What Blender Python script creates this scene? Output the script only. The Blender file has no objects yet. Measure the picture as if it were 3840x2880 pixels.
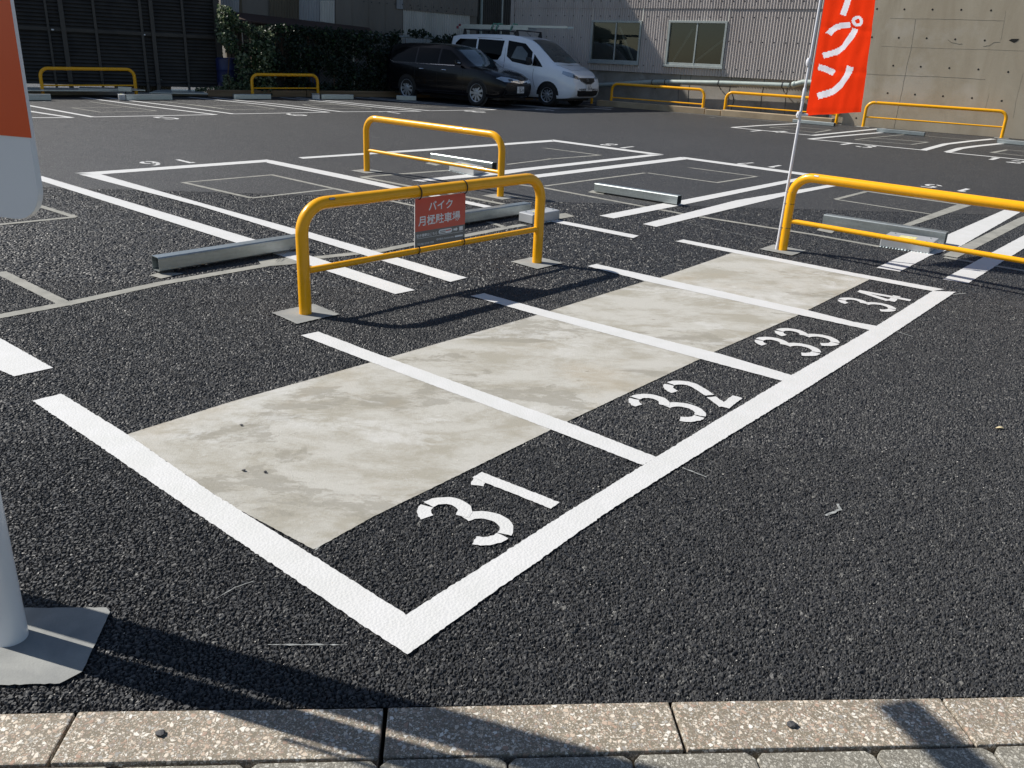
import bpy, bmesh, math, random
import numpy as np
from mathutils import Vector, Matrix, noise
from mathutils.geometry import tessellate_polygon
from mathutils.bvhtree import BVHTree
random.seed(7)
SC = bpy.context.scene
COL = SC.collection
# ------------------------------------------------------------------ camera
F_PX, PITCH, ROLL, CAM_H = 3143.1, 0.36855, 0.046723, 1.5
_u = np.array([0, -math.cos(PITCH), -math.sin(PITCH)])
UP = np.array([-_u[1]*math.sin(ROLL), _u[1]*math.cos(ROLL), _u[2]])
FW = np.array([0, 0, 1.]) - UP*UP[2]; FW /= np.linalg.norm(FW)
RT = np.cross(FW, UP)
cam = bpy.data.cameras.new("camera"); camo = bpy.data.objects.new("camera", cam); COL.objects.link(camo)
cam.sensor_width = 36; cam.lens = F_PX/3840*36; cam.clip_start = 0.05; cam.clip_end = 1000
cx_, cy_, cz_ = [Vector((RT[i], FW[i], UP[i])) for i in range(3)]
m = Matrix((( cx_.x, -cy_.x, -cz_.x, 0), (cx_.y, -cy_.y, -cz_.y, 0), (cx_.z, -cy_.z, -cz_.z, CAM_H), (0, 0, 0, 1)))
camo.matrix_world = m
SC.camera = camo
# ------------------------------------------------------------------ light
SUN_TRAVEL = Vector((.98, -.298, -1.0)).normalized()
w = bpy.data.worlds.new("World"); SC.world = w; w.use_nodes = True
nt = w.node_tree; bg = nt.nodes["Background"]
sky = nt.nodes.new("ShaderNodeTexSky"); sky.sky_type = 'NISHITA'; sky.sun_disc = False
sky.sun_elevation = math.radians(44.3); sky.sun_rotation = math.atan2(-.957, .291)
sky.air_density = 1.0; sky.dust_density = .6; sky.ozone_density = 1.5
nt.links.new(sky.outputs[0], bg.inputs[0]); bg.inputs[1].default_value = 0.066
sl = bpy.data.lights.new("sun", 'SUN'); sl.energy = 4.9; sl.angle = math.radians(.53); sl.color = (1, .955, .88)
so = bpy.data.objects.new("sun", sl); COL.objects.link(so); so.rotation_euler = SUN_TRAVEL.to_track_quat('-Z', 'Y').to_euler()
SC.view_settings.view_transform = 'Standard'; SC.view_settings.look = 'None'
SC.view_settings.exposure = 0.42; SC.view_settings.gamma = 1
SC.cycles.max_bounces = 6

# ------------------------------------------------------------------ survey helpers (photo survey -> world metres)
def ray(px, py):
    v = np.array([(px-1920)/F_PX, (py-1440)/F_PX, 1.])
    return np.array([v@RT, v@FW, v@UP])
AL, BE = .02, .003
def gz(x, y): return AL*(y-5)+BE*x
def g(px, py, dz=0.):
    a = ray(px, py); t = (-CAM_H-AL*5+dz)/(a[2]-AL*a[1]-BE*a[0]); q = a*t
    return Vector((q[0], q[1], CAM_H+q[2]))
class Plane:                                    # vertical plane through two plan points, offset towards the camera
    def __init__(s, p, q, off=0.):
        p = np.array(p[:2], float); q = np.array(q[:2], float); s.d = (q-p)/np.linalg.norm(q-p)
        s.n = np.array([s.d[1], -s.d[0]])
        if s.n@(-p) < 0: s.n = -s.n
        s.o = p+s.n*off
    def at(s, px, py):
        a = ray(px, py); t = (s.n@s.o)/(s.n@a[:2]); q = a*t
        return Vector((q[0], q[1], CAM_H+q[2]))
    def uz(s, u, z, off=0.):
        p = s.o+s.d*u+s.n*off
        return Vector((p[0], p[1], z))
    def u(s, v): return float((np.array([v[0], v[1]])-s.o)@s.d)
    def shifted(s, off):
        r = Plane.__new__(Plane); r.d, r.n, r.o = s.d, s.n, s.o+s.n*off
        return r

# ------------------------------------------------------------------ object helpers
def tag(o, label=None, cat=None, group=None, kind=None):
    if label: o['label'] = label
    if cat: o['category'] = cat
    if group: o['group'] = group
    if kind: o['kind'] = kind
    return o
def thing(name, loc, label, cat, group=None):
    o = bpy.data.objects.new(name, None); COL.objects.link(o); o.location = loc; o.empty_display_size = .2
    return tag(o, label, cat, group)
class MB:
    def __init__(s): s.v, s.f, s.m = [], [], []
    def add(s, vs, fs, mi=0):
        b = len(s.v); s.v += [Vector(v) for v in vs]; s.f += [[i+b for i in f] for f in fs]; s.m += [mi]*len(fs)
    def box(s, c, size, mi=0, mat=None):
        x, y, z = [d/2 for d in size]
        vs = [Vector((i*x, j*y, k*z)) for i in (-1, 1) for j in (-1, 1) for k in (-1, 1)]
        if mat: vs = [mat @ v for v in vs]
        vs = [v+Vector(c) for v in vs]
        s.add(vs, [(0, 1, 3, 2), (4, 6, 7, 5), (0, 4, 5, 1), (2, 3, 7, 6), (0, 2, 6, 4), (1, 5, 7, 3)], mi)
    def hexa(s, b, t, mi=0):                    # 4 bottom points, 4 top points
        s.add(list(b)+list(t), [(3, 2, 1, 0), (4, 5, 6, 7), (0, 1, 5, 4), (1, 2, 6, 5), (2, 3, 7, 6), (3, 0, 4, 7)], mi)
    def prism(s, poly, vec, mi=0):              # polygon extruded along vec
        n = len(poly); P = [Vector(p) for p in poly]; T = [p+Vector(vec) for p in P]
        tri = tessellate_polygon([P])
        s.add(P+T, [tuple(reversed(t)) for t in tri]+[tuple(i+n for i in t) for t in tri]+[(i, (i+1) % n, (i+1) % n+n, i+n) for i in range(n)], mi)
    def sheet(s, poly, mi=0):
        P = [Vector(p) for p in poly]
        s.add(P, [tuple(t) for t in tessellate_polygon([P])], mi)
    def tube(s, pts, r, n=12, mi=0, cap=True):
        P = [Vector(p) for p in pts]; R = r if isinstance(r, (list, tuple)) else [r]*len(P)
        T = []
        for i in range(len(P)):
            a = P[max(i-1, 0)]; b = P[min(i+1, len(P)-1)]; T.append((b-a).normalized())
        ref = Vector((0, 0, 1)) if abs(T[0].z) < .9 else Vector((1, 0, 0))
        nrm = T[0].cross(ref).normalized(); vs = []
        for i in range(len(P)):
            if i:
                nrm = (nrm-T[i]*nrm.dot(T[i])).normalized()
            bi = T[i].cross(nrm)
            vs += [P[i]+(nrm*math.cos(2*math.pi*k/n)+bi*math.sin(2*math.pi*k/n))*R[i] for k in range(n)]
        fs = [(i*n+k, i*n+(k+1) % n, (i+1)*n+(k+1) % n, (i+1)*n+k) for i in range(len(P)-1) for k in range(n)]
        if cap: fs += [tuple(range(n-1, -1, -1)), tuple((len(P)-1)*n+k for k in range(n))]
        s.add(vs, fs, mi)
    def lathe(s, prof, axis_o, axis_d, n=32, mi=0):   # prof: (radius, along)
        o = Vector(axis_o); d = Vector(axis_d).normalized()
        a = d.cross(Vector((0, 0, 1)) if abs(d.z) < .9 else Vector((1, 0, 0))).normalized(); b = d.cross(a)
        vs = [o+d*h+(a*math.cos(2*math.pi*k/n)+b*math.sin(2*math.pi*k/n))*r for r, h in prof for k in range(n)]
        s.add(vs, [(i*n+k, i*n+(k+1) % n, (i+1)*n+(k+1) % n, (i+1)*n+k) for i in range(len(prof)-1) for k in range(n)], mi)
    def build(s, name, mats, parent=None, smooth=False, bevel=0, kind=None, loc=None):
        me = bpy.data.meshes.new(name)
        off = Vector(loc) if loc is not None else (parent_loc(parent) if parent else Vector((0, 0, 0)))
        me.from_pydata([v-off for v in s.v], [], s.f)
        if not isinstance(mats, (list, tuple)): mats = [mats]
        for mt in mats: me.materials.append(mt)
        if len(mats) > 1: me.polygons.foreach_set('material_index', s.m)
        me.validate(); me.update()
        bm = bmesh.new(); bm.from_mesh(me); bmesh.ops.recalc_face_normals(bm, faces=bm.faces); bm.to_mesh(me); bm.free()
        o = bpy.data.objects.new(name, me); COL.objects.link(o)
        if parent: o.parent = parent
        elif loc is not None: o.location = off
        if kind: o['kind'] = kind
        if bevel:
            b = o.modifiers.new('bevel', 'BEVEL'); b.width = bevel; b.segments = 2; b.limit_method = 'ANGLE'; b.angle_limit = math.radians(40)
        if smooth:
            for p in me.polygons: p.use_smooth = True
            try: me.set_sharp_from_angle(angle=math.radians(38))
            except Exception: pass
        return o
def parent_loc(p):
    v = Vector((0, 0, 0))
    while p is not None:
        v += p.location; p = p.parent
    return v

# ------------------------------------------------------------------ materials
class NT:
    def __init__(s, name):
        s.mat = bpy.data.materials.new(name); s.mat.use_nodes = True; s.t = s.mat.node_tree; s.t.nodes.clear()
        s.out = s.n("ShaderNodeOutputMaterial"); s.geo = s.n("ShaderNodeNewGeometry"); s.P = s.geo.outputs['Position']
    def n(s, t, **kw):
        nd = s.t.nodes.new(t)
        for k, v in kw.items(): setattr(nd, k, v)
        return nd
    def l(s, a, b): s.t.links.new(a, b)
    def inp(s, nd, k, v):
        if v is None: return
        if hasattr(v, 'is_output') or isinstance(v, bpy.types.NodeSocket): s.l(v, nd.inputs[k])
        else: nd.inputs[k].default_value = v if not (isinstance(v, tuple) and len(v) == 3 and nd.inputs[k].type == 'RGBA') else (*v, 1)
    def noise(s, scale, detail=4, rough=.55, vec=None, dist=0.):
        nd = s.n("ShaderNodeTexNoise"); s.inp(nd, 'Vector', vec if vec is not None else s.P); s.inp(nd, 'Scale', scale); s.inp(nd, 'Detail', detail); s.inp(nd, 'Roughness', rough); s.inp(nd, 'Distortion', dist)
        return nd.outputs[0]
    def vor(s, scale, feature='F1', vec=None, out='Distance', rnd=1.):
        nd = s.n("ShaderNodeTexVoronoi", feature=feature); s.inp(nd, 'Vector', vec if vec is not None else s.P); s.inp(nd, 'Scale', scale); s.inp(nd, 'Randomness', rnd)
        return nd.outputs[out]
    def ramp(s, fac, stops, interp='LINEAR'):
        nd = s.n("ShaderNodeValToRGB"); nd.color_ramp.interpolation = interp; e = nd.color_ramp.elements
        while len(e) < len(stops): e.new(.5)
        for i, (p, c) in enumerate(stops):
            e[i].position = p; e[i].color = (c, c, c, 1) if isinstance(c, (int, float)) else (*c, 1)
        s.l(fac, nd.inputs[0]); return nd.outputs[0]
    def mix(s, fac, a, b, mode='MIX'):
        nd = s.n("ShaderNodeMix", data_type='RGBA', blend_type=mode)
        for k, v in ((0, fac), (6, a), (7, b)):
            if isinstance(v, bpy.types.NodeSocket): s.l(v, nd.inputs[k])
            elif k == 0: nd.inputs[0].default_value = v
            else: nd.inputs[k].default_value = (*v, 1) if isinstance(v, tuple) else (v, v, v, 1)
        return nd.outputs[2]
    def math(s, op, a, b=None, c=None):
        nd = s.n("ShaderNodeMath", operation=op)
        for k, v in enumerate((a, b, c)):
            if v is None: continue
            if isinstance(v, bpy.types.NodeSocket): s.l(v, nd.inputs[k])
            else: nd.inputs[k].default_value = v
        return nd.outputs[0]
    def scl(s, vec, x, y, z):
        nd = s.n("ShaderNodeMapping"); s.l(vec, nd.inputs[0]); nd.inputs['Scale'].default_value = (x, y, z); return nd.outputs[0]
    def bump(s, h, strength, dist, prev=None):
        nd = s.n("ShaderNodeBump"); s.l(h, nd.inputs['Height']); nd.inputs['Strength'].default_value = strength; nd.inputs['Distance'].default_value = dist
        if prev is not None: s.l(prev, nd.inputs['Normal'])
        return nd.outputs[0]
    def bsdf(s, color, rough=.6, metal=0., normal=None, spec=.5, coat=0., coat_rough=.05):
        b = s.n("ShaderNodeBsdfPrincipled"); s.inp(b, 'Base Color', color); s.inp(b, 'Roughness', rough); s.inp(b, 'Metallic', metal)
        b.inputs['Specular IOR Level'].default_value = spec; b.inputs['Coat Weight'].default_value = coat; b.inputs['Coat Roughness'].default_value = coat_rough
        if normal is not None: s.l(normal, b.inputs['Normal'])
        return b
    def end(s, b):
        s.l(b.outputs[0] if hasattr(b, 'outputs') else b, s.out.inputs[0]); return s.mat
def plain(name, c, rough=.5, metal=0., spec=.5, coat=0., var=.12, vs=6., bump=0., bs=60.):
    k = NT(name)
    nz = k.noise(vs, 5)
    col = k.mix(k.ramp(nz, [(.3, 0.), (.7, 1.)]), tuple(x*(1-var) for x in c), tuple(min(1, x*(1+var)) for x in c))
    nrm = k.bump(k.noise(bs, 4), .5, bump) if bump else None
    return k.end(k.bsdf(col, rough, metal, nrm, spec, coat))
def tarmac(near=False):
    k = NT("asphalt_near" if near else "asphalt")
    warp = k.n("ShaderNodeVectorMath", operation='ADD')
    nz = k.n("ShaderNodeTexNoise"); k.l(k.P, nz.inputs[0]); nz.inputs['Scale'].default_value = 60; nz.inputs['Detail'].default_value = 2
    sc = k.n("ShaderNodeVectorMath", operation='SCALE'); k.l(nz.outputs['Color'], sc.inputs[0]); sc.inputs['Scale'].default_value = .012
    k.l(k.P, warp.inputs[0]); k.l(sc.outputs[0], warp.inputs[1]); W = warp.outputs[0]
    d1 = k.vor(105, 'F1', W); e1 = k.vor(105, 'DISTANCE_TO_EDGE', W); c1 = k.vor(105, 'F1', W, 'Color')
    d2 = k.vor(210, 'F1', W)
    sep = k.n("ShaderNodeSeparateColor"); k.l(c1, sep.inputs[0])
    big = k.noise(.35, 5, .6); med = k.noise(3.2, 5, .6)
    rv = sep.outputs[0]
    if near:
        at = k.n("ShaderNodeAttribute"); at.attribute_name = 'stone'; rv = at.outputs['Fac']
    stone = k.ramp(rv, [(0, (.026, .027, .030)), (.55, (.041, .042, .045)), (.9, (.064, .065, .067)), (.965, (.13, .128, .12)), (1, (.30, .29, .26))])
    if near: stone = k.mix(1., k.mix(.4, stone, k.ramp(k.noise(260, 4, .7), [(.35, .008), (.75, .10)])), (.56, .565, .575), 'MULTIPLY')
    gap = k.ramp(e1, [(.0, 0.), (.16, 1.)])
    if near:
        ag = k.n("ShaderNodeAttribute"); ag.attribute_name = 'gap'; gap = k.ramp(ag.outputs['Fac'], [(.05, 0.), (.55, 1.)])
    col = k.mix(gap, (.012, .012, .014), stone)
    col = k.mix(1., col, k.ramp(k.math('ADD', k.math('MULTIPLY', big, .6), k.math('MULTIPLY', med, .4)), [(.32, .84), (.68, 1.22)]), 'MULTIPLY')
    h = k.math('ADD', k.math('MULTIPLY', k.ramp(d1, [(0, 1.), (.75, 0.)]), k.math('MULTIPLY_ADD', sep.outputs[1], .7, .5)), k.math('MULTIPLY', k.ramp(d2, [(0, 1.), (.8, 0.)]), .25))
    nrm = k.bump(h, 1.0, .0085)
    if near: nrm = k.bump(k.noise(420, 3, .6), .5, .0012)
    return k.end(k.bsdf(col, k.math('MULTIPLY_ADD', sep.outputs[2], .3, .42), 0, nrm, .5))
def paint_white(name="white_paint", base=.57):
    k = NT(name)
    wv = k.vor(100, 'F1'); nz = k.noise(9, 5); fine = k.noise(220, 3)
    col = k.mix(k.ramp(nz, [(.35, 0.), (.7, 1.)]), (base*.93, base*.935, base*.92), (base, base, base))
    col = k.mix(k.ramp(k.noise(38, 6, .7), [(.70, 0.), (.80, 1.)]), col, (base*.62, base*.60, base*.56))
    h = k.math('ADD', k.ramp(wv, [(0, 1.), (.8, 0.)]), k.math('MULTIPLY', fine, .5))
    return k.end(k.bsdf(col, .55, 0, k.bump(h, .35, .0025), .4))
def concrete(name, lo, hi, scale=2.2, stain=(.3, .28, .25), stain_amt=.5, bump=.0015, streak=None, tint=None):
    k = NT(name)
    P = k.scl(k.P, *streak) if streak else k.P
    a = k.noise(scale, 8, .62, P, .6); b = k.noise(scale*.45, 6, .6, P, 1.2); f = k.noise(160, 4)
    col = k.mix(k.ramp(a, [(.35, 0.), (.65, 1.)]), lo, hi)
    col = k.mix(k.math('MULTIPLY', k.ramp(b, [(.5, 0.), (.62, 1.)]), stain_amt), col, stain)
    if tint: col = k.mix(k.math('MULTIPLY', k.ramp(k.noise(1.1, 5, .6), [(.55, 0.), (.7, 1.)]), .5), col, tint)
    col = k.mix(k.math('MULTIPLY', f, .22), col, (.12, .12, .11))
    return k.end(k.bsdf(col, .85, 0, k.bump(f, .6, bump), .25))
def terrazzo(name, ground, scale, chips):
    k = NT(name)
    wp = k.n("ShaderNodeVectorMath", operation='ADD'); nz = k.n("ShaderNodeTexNoise"); k.l(k.P, nz.inputs[0]); nz.inputs['Scale'].default_value = scale*.9
    sc = k.n("ShaderNodeVectorMath", operation='SCALE'); k.l(nz.outputs['Color'], sc.inputs[0]); sc.inputs['Scale'].default_value = .9/scale
    k.l(k.P, wp.inputs[0]); k.l(sc.outputs[0], wp.inputs[1]); W = wp.outputs[0]
    col = k.mix(k.noise(25, 5), tuple(x*.8 for x in ground), tuple(x*1.2 for x in ground)); hs = None
    for f, cut, amt in ((2.6, .45, .6), (1.5, .45, .8), (.8, .62, 1.)):
        c = k.vor(scale*f, 'F1', W, 'Color'); e = k.vor(scale*f, 'DISTANCE_TO_EDGE', W)
        sep = k.n("ShaderNodeSeparateColor"); k.l(c, sep.inputs[0])
        msk = k.math('MULTIPLY', k.ramp(e, [(.10, 0.), (.16, 1.)]), k.ramp(sep.outputs[1], [(cut, 0.), (cut+.04, 1.)]))
        col = k.mix(k.math('MULTIPLY', msk, amt), col, k.ramp(sep.outputs[0], chips)); hs = msk
    col = k.mix(k.math('MULTIPLY', k.ramp(k.noise(4, 6, .65), [(.45, 0.), (.7, 1.)]), .25), col, (.12, .10, .08))
    return k.end(k.bsdf(col, .7, 0, k.bump(k.math('ADD', hs, k.noise(200, 3)), .5, .0012), .35))
def pad_mat():
    k = NT('pad_concrete')
    mp = k.n("ShaderNodeMapping"); k.l(k.P, mp.inputs[0]); mp.inputs['Rotation'].default_value = (0, 0, -math.radians(47)); mp.inputs['Scale'].default_value = (.85, 1.5, 1)
    S = mp.outputs[0]
    a = k.noise(2.1, 15, .74, S, .25); b2 = k.noise(1.35, 15, .66, S, .5); c = k.noise(5.5, 14, .72, S, .2); f = k.noise(260, 5, .75); g_ = k.noise(48, 9, .8)
    col = k.mix(k.ramp(a, [(.42, 0.), (.56, 1.)]), (.33, .312, .262), (.45, .44, .405))
    m1 = k.math('MULTIPLY', k.ramp(b2, [(.545, 0.), (.565, 1.)]), k.ramp(c, [(.44, .15), (.50, 1.)]))
    col = k.mix(k.math('MULTIPLY', m1, .62), col, (.235, .222, .185))
    m2 = k.math('MULTIPLY', k.ramp(k.noise(1.1, 14, .7, S, .9), [(.54, 0.), (.58, 1.)]), k.ramp(k.noise(7, 12, .75), [(.42, 0.), (.55, 1.)]))
    col = k.mix(k.math('MULTIPLY', m2, .55), col, (.56, .56, .545))
    col = k.mix(k.math('MULTIPLY', k.ramp(k.noise(.7, 10, .65), [(.53, 0.), (.66, 1.)]), .5), col, (.36, .295, .20))
    sp = k.vor(7.5, 'F1', S, 'Distance'); sc = k.vor(7.5, 'F1', S, 'Color'); se = k.n("ShaderNodeSeparateColor"); k.l(sc, se.inputs[0])
    col = k.mix(k.math('MULTIPLY', k.math('MULTIPLY', k.ramp(sp, [(.06, 1.), (.10, 0.)]), k.ramp(se.outputs[0], [(.86, 0.), (.88, 1.)])), .6), col, (.20, .18, .14))
    col = k.mix(k.math('MULTIPLY', k.ramp(g_, [(.58, 0.), (.72, 1.)]), .35), col, (.33, .31, .27))
    col = k.mix(k.math('MULTIPLY', k.ramp(f, [(.35, 0.), (.65, 1.)]), .30), col, (.20, .19, .17))
    return k.end(k.bsdf(col, .85, 0, k.bump(k.math('ADD', f, k.math('MULTIPLY', g_, 2.)), .8, .002), .25))
M = {}
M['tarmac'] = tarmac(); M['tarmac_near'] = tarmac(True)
M['paint'] = paint_white()
M['pad'] = pad_mat()
M['grout'] = concrete('grout', (.22, .22, .20), (.32, .315, .285), 6, (.2, .19, .17), .4)
M['footing'] = concrete('footing_concrete', (.22, .225, .22), (.30, .305, .29), 5, (.17, .17, .16), .4)
M['wallc'] = concrete('wall_concrete', (.42, .355, .26), (.54, .475, .365), 1.0, (.25, .19, .125), .6, .003, (1, 1, .28), (.58, .53, .45))
M['found'] = concrete('foundation_concrete', (.27, .25, .215), (.38, .355, .32), 1.6, (.14, .13, .11), .5, .003)
M['kerbc'] = concrete('kerb_concrete', (.36, .27, .17), (.46, .36, .24), 2.5, (.25, .2, .14), .3)
M['terrazzo'] = terrazzo('terrazzo_kerb', (.185, .160, .120), 105, [(0, (.74, .70, .62)), (.35, (.55, .46, .36)), (.6, (.34, .23, .17)), (.8, (.26, .25, .23)), (1, (.78, .75, .68))])
M['paver'] = terrazzo('paver', (.15, .14, .115), 130, [(0, (.5, .48, .42)), (.5, (.34, .32, .27)), (.8, (.15, .14, .12)), (1, (.6, .58, .52))])
def yellow():
    k = NT('yellow_enamel')
    nz = k.noise(14, 5); col = k.mix(k.ramp(nz, [(.3, 0.), (.7, 1.)]), (.84, .385, .003), (.90, .425, .004))
    return k.end(k.bsdf(col, .30, 0, k.bump(k.noise(30, 3), .15, .0008), .32, .25))
M['yellow'] = yellow()
def galv(name, c, rough, metal):
    k = NT(name)
    st = k.noise(5, 6, .6, k.scl(k.P, 1, 1, 9)); cell = k.vor(45, 'F1', None, 'Color')
    col = k.mix(k.ramp(st, [(.3, 0.), (.7, 1.)]), tuple(x*.75 for x in c), c)
    col = k.mix(k.math('MULTIPLY', k.ramp(cell, [(.3, 0.), (.9, 1.)]), .25), col, tuple(min(1, x*1.25) for x in c))
    return k.end(k.bsdf(col, rough, metal, None, .5))
M['galv'] = galv('galvanised_steel', (.46, .50, .50), .38, .85)
M['boxgrey'] = plain('silver_grey_paint', (.46, .47, .48), .4, .35, .5, 0, .06)
M['dark_steel'] = plain('dark_steel', (.03, .032, .035), .5, .2, .5, 0, .1)
M['black'] = plain('black_plastic', (.012, .012, .013), .45, 0, .4)
M['tie'] = plain('black_nylon', (.01, .01, .011), .35)
M['white_alu'] = plain('white_coated_metal', (.72, .74, .76), .35, 0, .5, .2, .03)
M['sign_white'] = plain('sign_white', (.84, .85, .86), .35, 0, .5, .1, .02)
M['sign_orange'] = plain('sign_orange', (.78, .085, .006), .35, 0, .5, .1, .02)
M['board_red'] = plain('board_red', (.60, .075, .045), .3, 0, .5, .1, .05)
M['board_grey'] = plain('board_grey', (.125, .13, .13), .3, 0, .5, .1, .04)
M['print_white'] = plain('print_white', (.80, .80, .80), .4, 0, .4, 0, .02)
M['print_red'] = plain('print_red', (.55, .08, .05), .4)
M['print_dark'] = plain('print_dark', (.03, .03, .035), .4)
M['pole_white'] = plain('flag_pole_white', (.70, .70, .74), .3, 0, .5, .2, .03)
M['timber'] = concrete('timber', (.20, .125, .065), (.30, .20, .11), 3, (.13, .08, .045), .5, .001, (.3, .3, 6))
M['mildew'] = plain('dark_louvre', (.042, .038, .033), .5, 0, .4, 0, .25, 3)
M['louvre_post'] = plain('louvre_post', (.058, .052, .045), .5, 0, .4, 0, .2, 3)
def cloth(name, c, tr):
    k = NT(name)
    d = k.n("ShaderNodeBsdfDiffuse"); t = k.n("ShaderNodeBsdfTranslucent"); mx = k.n("ShaderNodeMixShader")
    nz = k.bump(k.noise(600, 2), .3, .0006)
    for b, q in ((d, 1.), (t, 1.)): b.inputs[0].default_value = (*c, 1)
    k.l(nz, d.inputs['Normal']); mx.inputs[0].default_value = tr; k.l(d.outputs[0], mx.inputs[1]); k.l(t.outputs[0], mx.inputs[2])
    return k.end(mx)
M['flag'] = cloth('flag_cloth', (.74, .038, .008), .66)
M['flag_print'] = cloth('flag_print', (.80, .78, .84), .58)
def corrug(name, lo, hi, rust=.2, rough=.55, vs=1.3):
    k = NT(name)
    a = k.noise(vs, 7, .6, k.scl(k.P, 1, 1, .25)); b = k.noise(vs*2.4, 7, .65, k.scl(k.P, 1, 1, .4))
    col = k.mix(k.ramp(a, [(.3, 0.), (.7, 1.)]), lo, hi)
    col = k.mix(k.math('MULTIPLY', k.ramp(b, [(.56, 0.), (.72, 1.)]), rust), col, (.12, .065, .03))
    return k.end(k.bsdf(col, rough, .15, None, .4))
M['corr_a'] = corrug('corrugated_mauve', (.46, .415, .39), (.58, .53, .50), .10)
M['corr_brown'] = corrug('corrugated_brown', (.075, .062, .042), (.12, .10, .07), .5)
M['corr_grey'] = corrug('corrugated_grey', (.20, .21, .225), (.34, .35, .36), .25)
M['corr_pale'] = corrug('corrugated_pale', (.36, .36, .34), (.58, .57, .53), .3)
M['sheet_grey'] = corrug('plain_sheet', (.125, .113, .098), (.185, .17, .15), .25, .6, .8)
M['rust_roof'] = corrug('rusty_roof', (.05, .032, .026), (.075, .045, .036), .5, .8)
M['alu'] = plain('aluminium_frame', (.36, .39, .38), .4, .4, .5, 0, .1)
M['pipe'] = plain('grey_green_pipe', (.30, .35, .33), .45, 0, .5, 0, .12)
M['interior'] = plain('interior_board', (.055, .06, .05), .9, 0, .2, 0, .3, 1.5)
M['reflected_bar'] = plain('reflected_bar_pale', (.32, .33, .30), .8)  # pale tone of the reflections in the window glass
def glass_pane(name, tint, fac):
    k = NT(name)
    gl = k.n("ShaderNodeBsdfGlossy"); gl.inputs[0].default_value = (.9, .95, .95, 1); gl.inputs['Roughness'].default_value = .03
    tr = k.n("ShaderNodeBsdfTransparent"); tr.inputs[0].default_value = (*tint, 1)
    fr = k.n("ShaderNodeFresnel"); fr.inputs[0].default_value = 1.5
    mx = k.n("ShaderNodeMixShader"); k.l(k.math('ADD', fr.outputs[0], fac), mx.inputs[0]); k.l(tr.outputs[0], mx.inputs[1]); k.l(gl.outputs[0], mx.inputs[2])
    return k.end(mx)
M['pane'] = glass_pane('window_glass', (.75, .78, .74), .03)
M['car_glass'] = plain('tinted_car_glass', (.003, .004, .005), .08, 0, .12, 0, .0)
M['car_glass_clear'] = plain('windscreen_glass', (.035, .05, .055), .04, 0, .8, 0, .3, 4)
M['car_black'] = plain('black_car_paint', (.003, .003, .0045), .22, 0, .2, .25, .0)
M['car_white'] = plain('white_car_paint', (.84, .87, .92), .28, 0, .5, 1., .02)
M['tyre'] = plain('tyre_rubber', (.014, .014, .014), .85)
M['rim'] = plain('wheel_cover', (.34, .37, .40), .35, .55, .5)
M['chrome'] = plain('chrome', (.75, .78, .8), .12, 1.)
M['lamp_glass'] = plain('headlight_lens', (.42, .48, .55), .1, .3, .8, 1.)
M['lamp_dark'] = plain('headlight_bezel', (.05, .055, .06), .2, .2, .6, .6)
M['blue_drum'] = plain('blue_plastic', (.012, .02, .085), .45)
M['bark'] = plain('bark', (.09, .055, .035), .9)
def leafm(name, a, b, tr=.35):
    k = NT(name)
    c = k.mix(k.noise(7, 4), a, b)
    p = k.bsdf(c, .45, 0, None, .4); t = k.n("ShaderNodeBsdfTranslucent"); k.l(c, t.inputs[0])
    mx = k.n("ShaderNodeMixShader"); mx.inputs[0].default_value = tr; k.l(p.outputs[0], mx.inputs[1]); k.l(t.outputs[0], mx.inputs[2])
    return k.end(mx)
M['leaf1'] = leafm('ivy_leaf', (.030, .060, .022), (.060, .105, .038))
M['leaf2'] = leafm('ivy_leaf_pale_sunlit', (.14, .18, .09), (.28, .31, .19))  # sunlight on the left ivy put into a paler leaf colour
M['leaf3'] = leafm('ivy_leaf_dark_shaded', (.008, .018, .008), (.016, .032, .013))  # shade of the hedge put into a darker leaf colour
M['drop_leaf'] = plain('dry_leaf', (.5, .42, .25), .8)
M['stone'] = plain('stone_chip', (.05, .05, .053), .7, 0, .4, 0, .3, 60)
M['strap'] = plain('green_strap', (.10, .28, .20), .7)
M['pinkcap'] = plain('red_plastic_cap', (.22, .03, .05), .6)
M['soil'] = plain('soil', (.05, .042, .03), .95)
M['foam'] = plain('anchor_sealant', (.62, .72, .74), .7, 0, .4, 0, .1, 60)

# ------------------------------------------------------------------ the ground
KL, KR = g(0, 2676), g(3840, 2610)
kd = (KR-KL); kd.z = 0; kd.normalize(); kn = Vector((kd.y, -kd.x, 0))
if kn.y > 0: kn = -kn                                       # towards the viewer
def gp2(x, y, dz=0): return Vector((x, y, gz(x, y)+dz))
def gk(along, out, dz=0):
    p = KL+kd*along+kn*out; return gp2(p.x, p.y, dz)
ZONES = [(-1.1, 3.8, 0., -1.5, .0034), (-2.6, 5.1, -1.5, -3.9, .0052), (-4.9, 7.4, -3.9, -7.4, .0088)]
b = MB()
for x0, x1, o0, o1, _st in ZONES:
    for q in (((-60, o0), (x0, o0), (x0, o1), (-60, o1)), ((x1, o0), (70, o0), (70, o1), (x1, o1))): b.sheet([gk(*p) for p in q])
b.sheet([gk(-60, ZONES[-1][3]), gk(70, ZONES[-1][3]), gk(70, -150), gk(-60, -150)])
b.build('asphalt', M['tarmac'], kind='structure')
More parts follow.
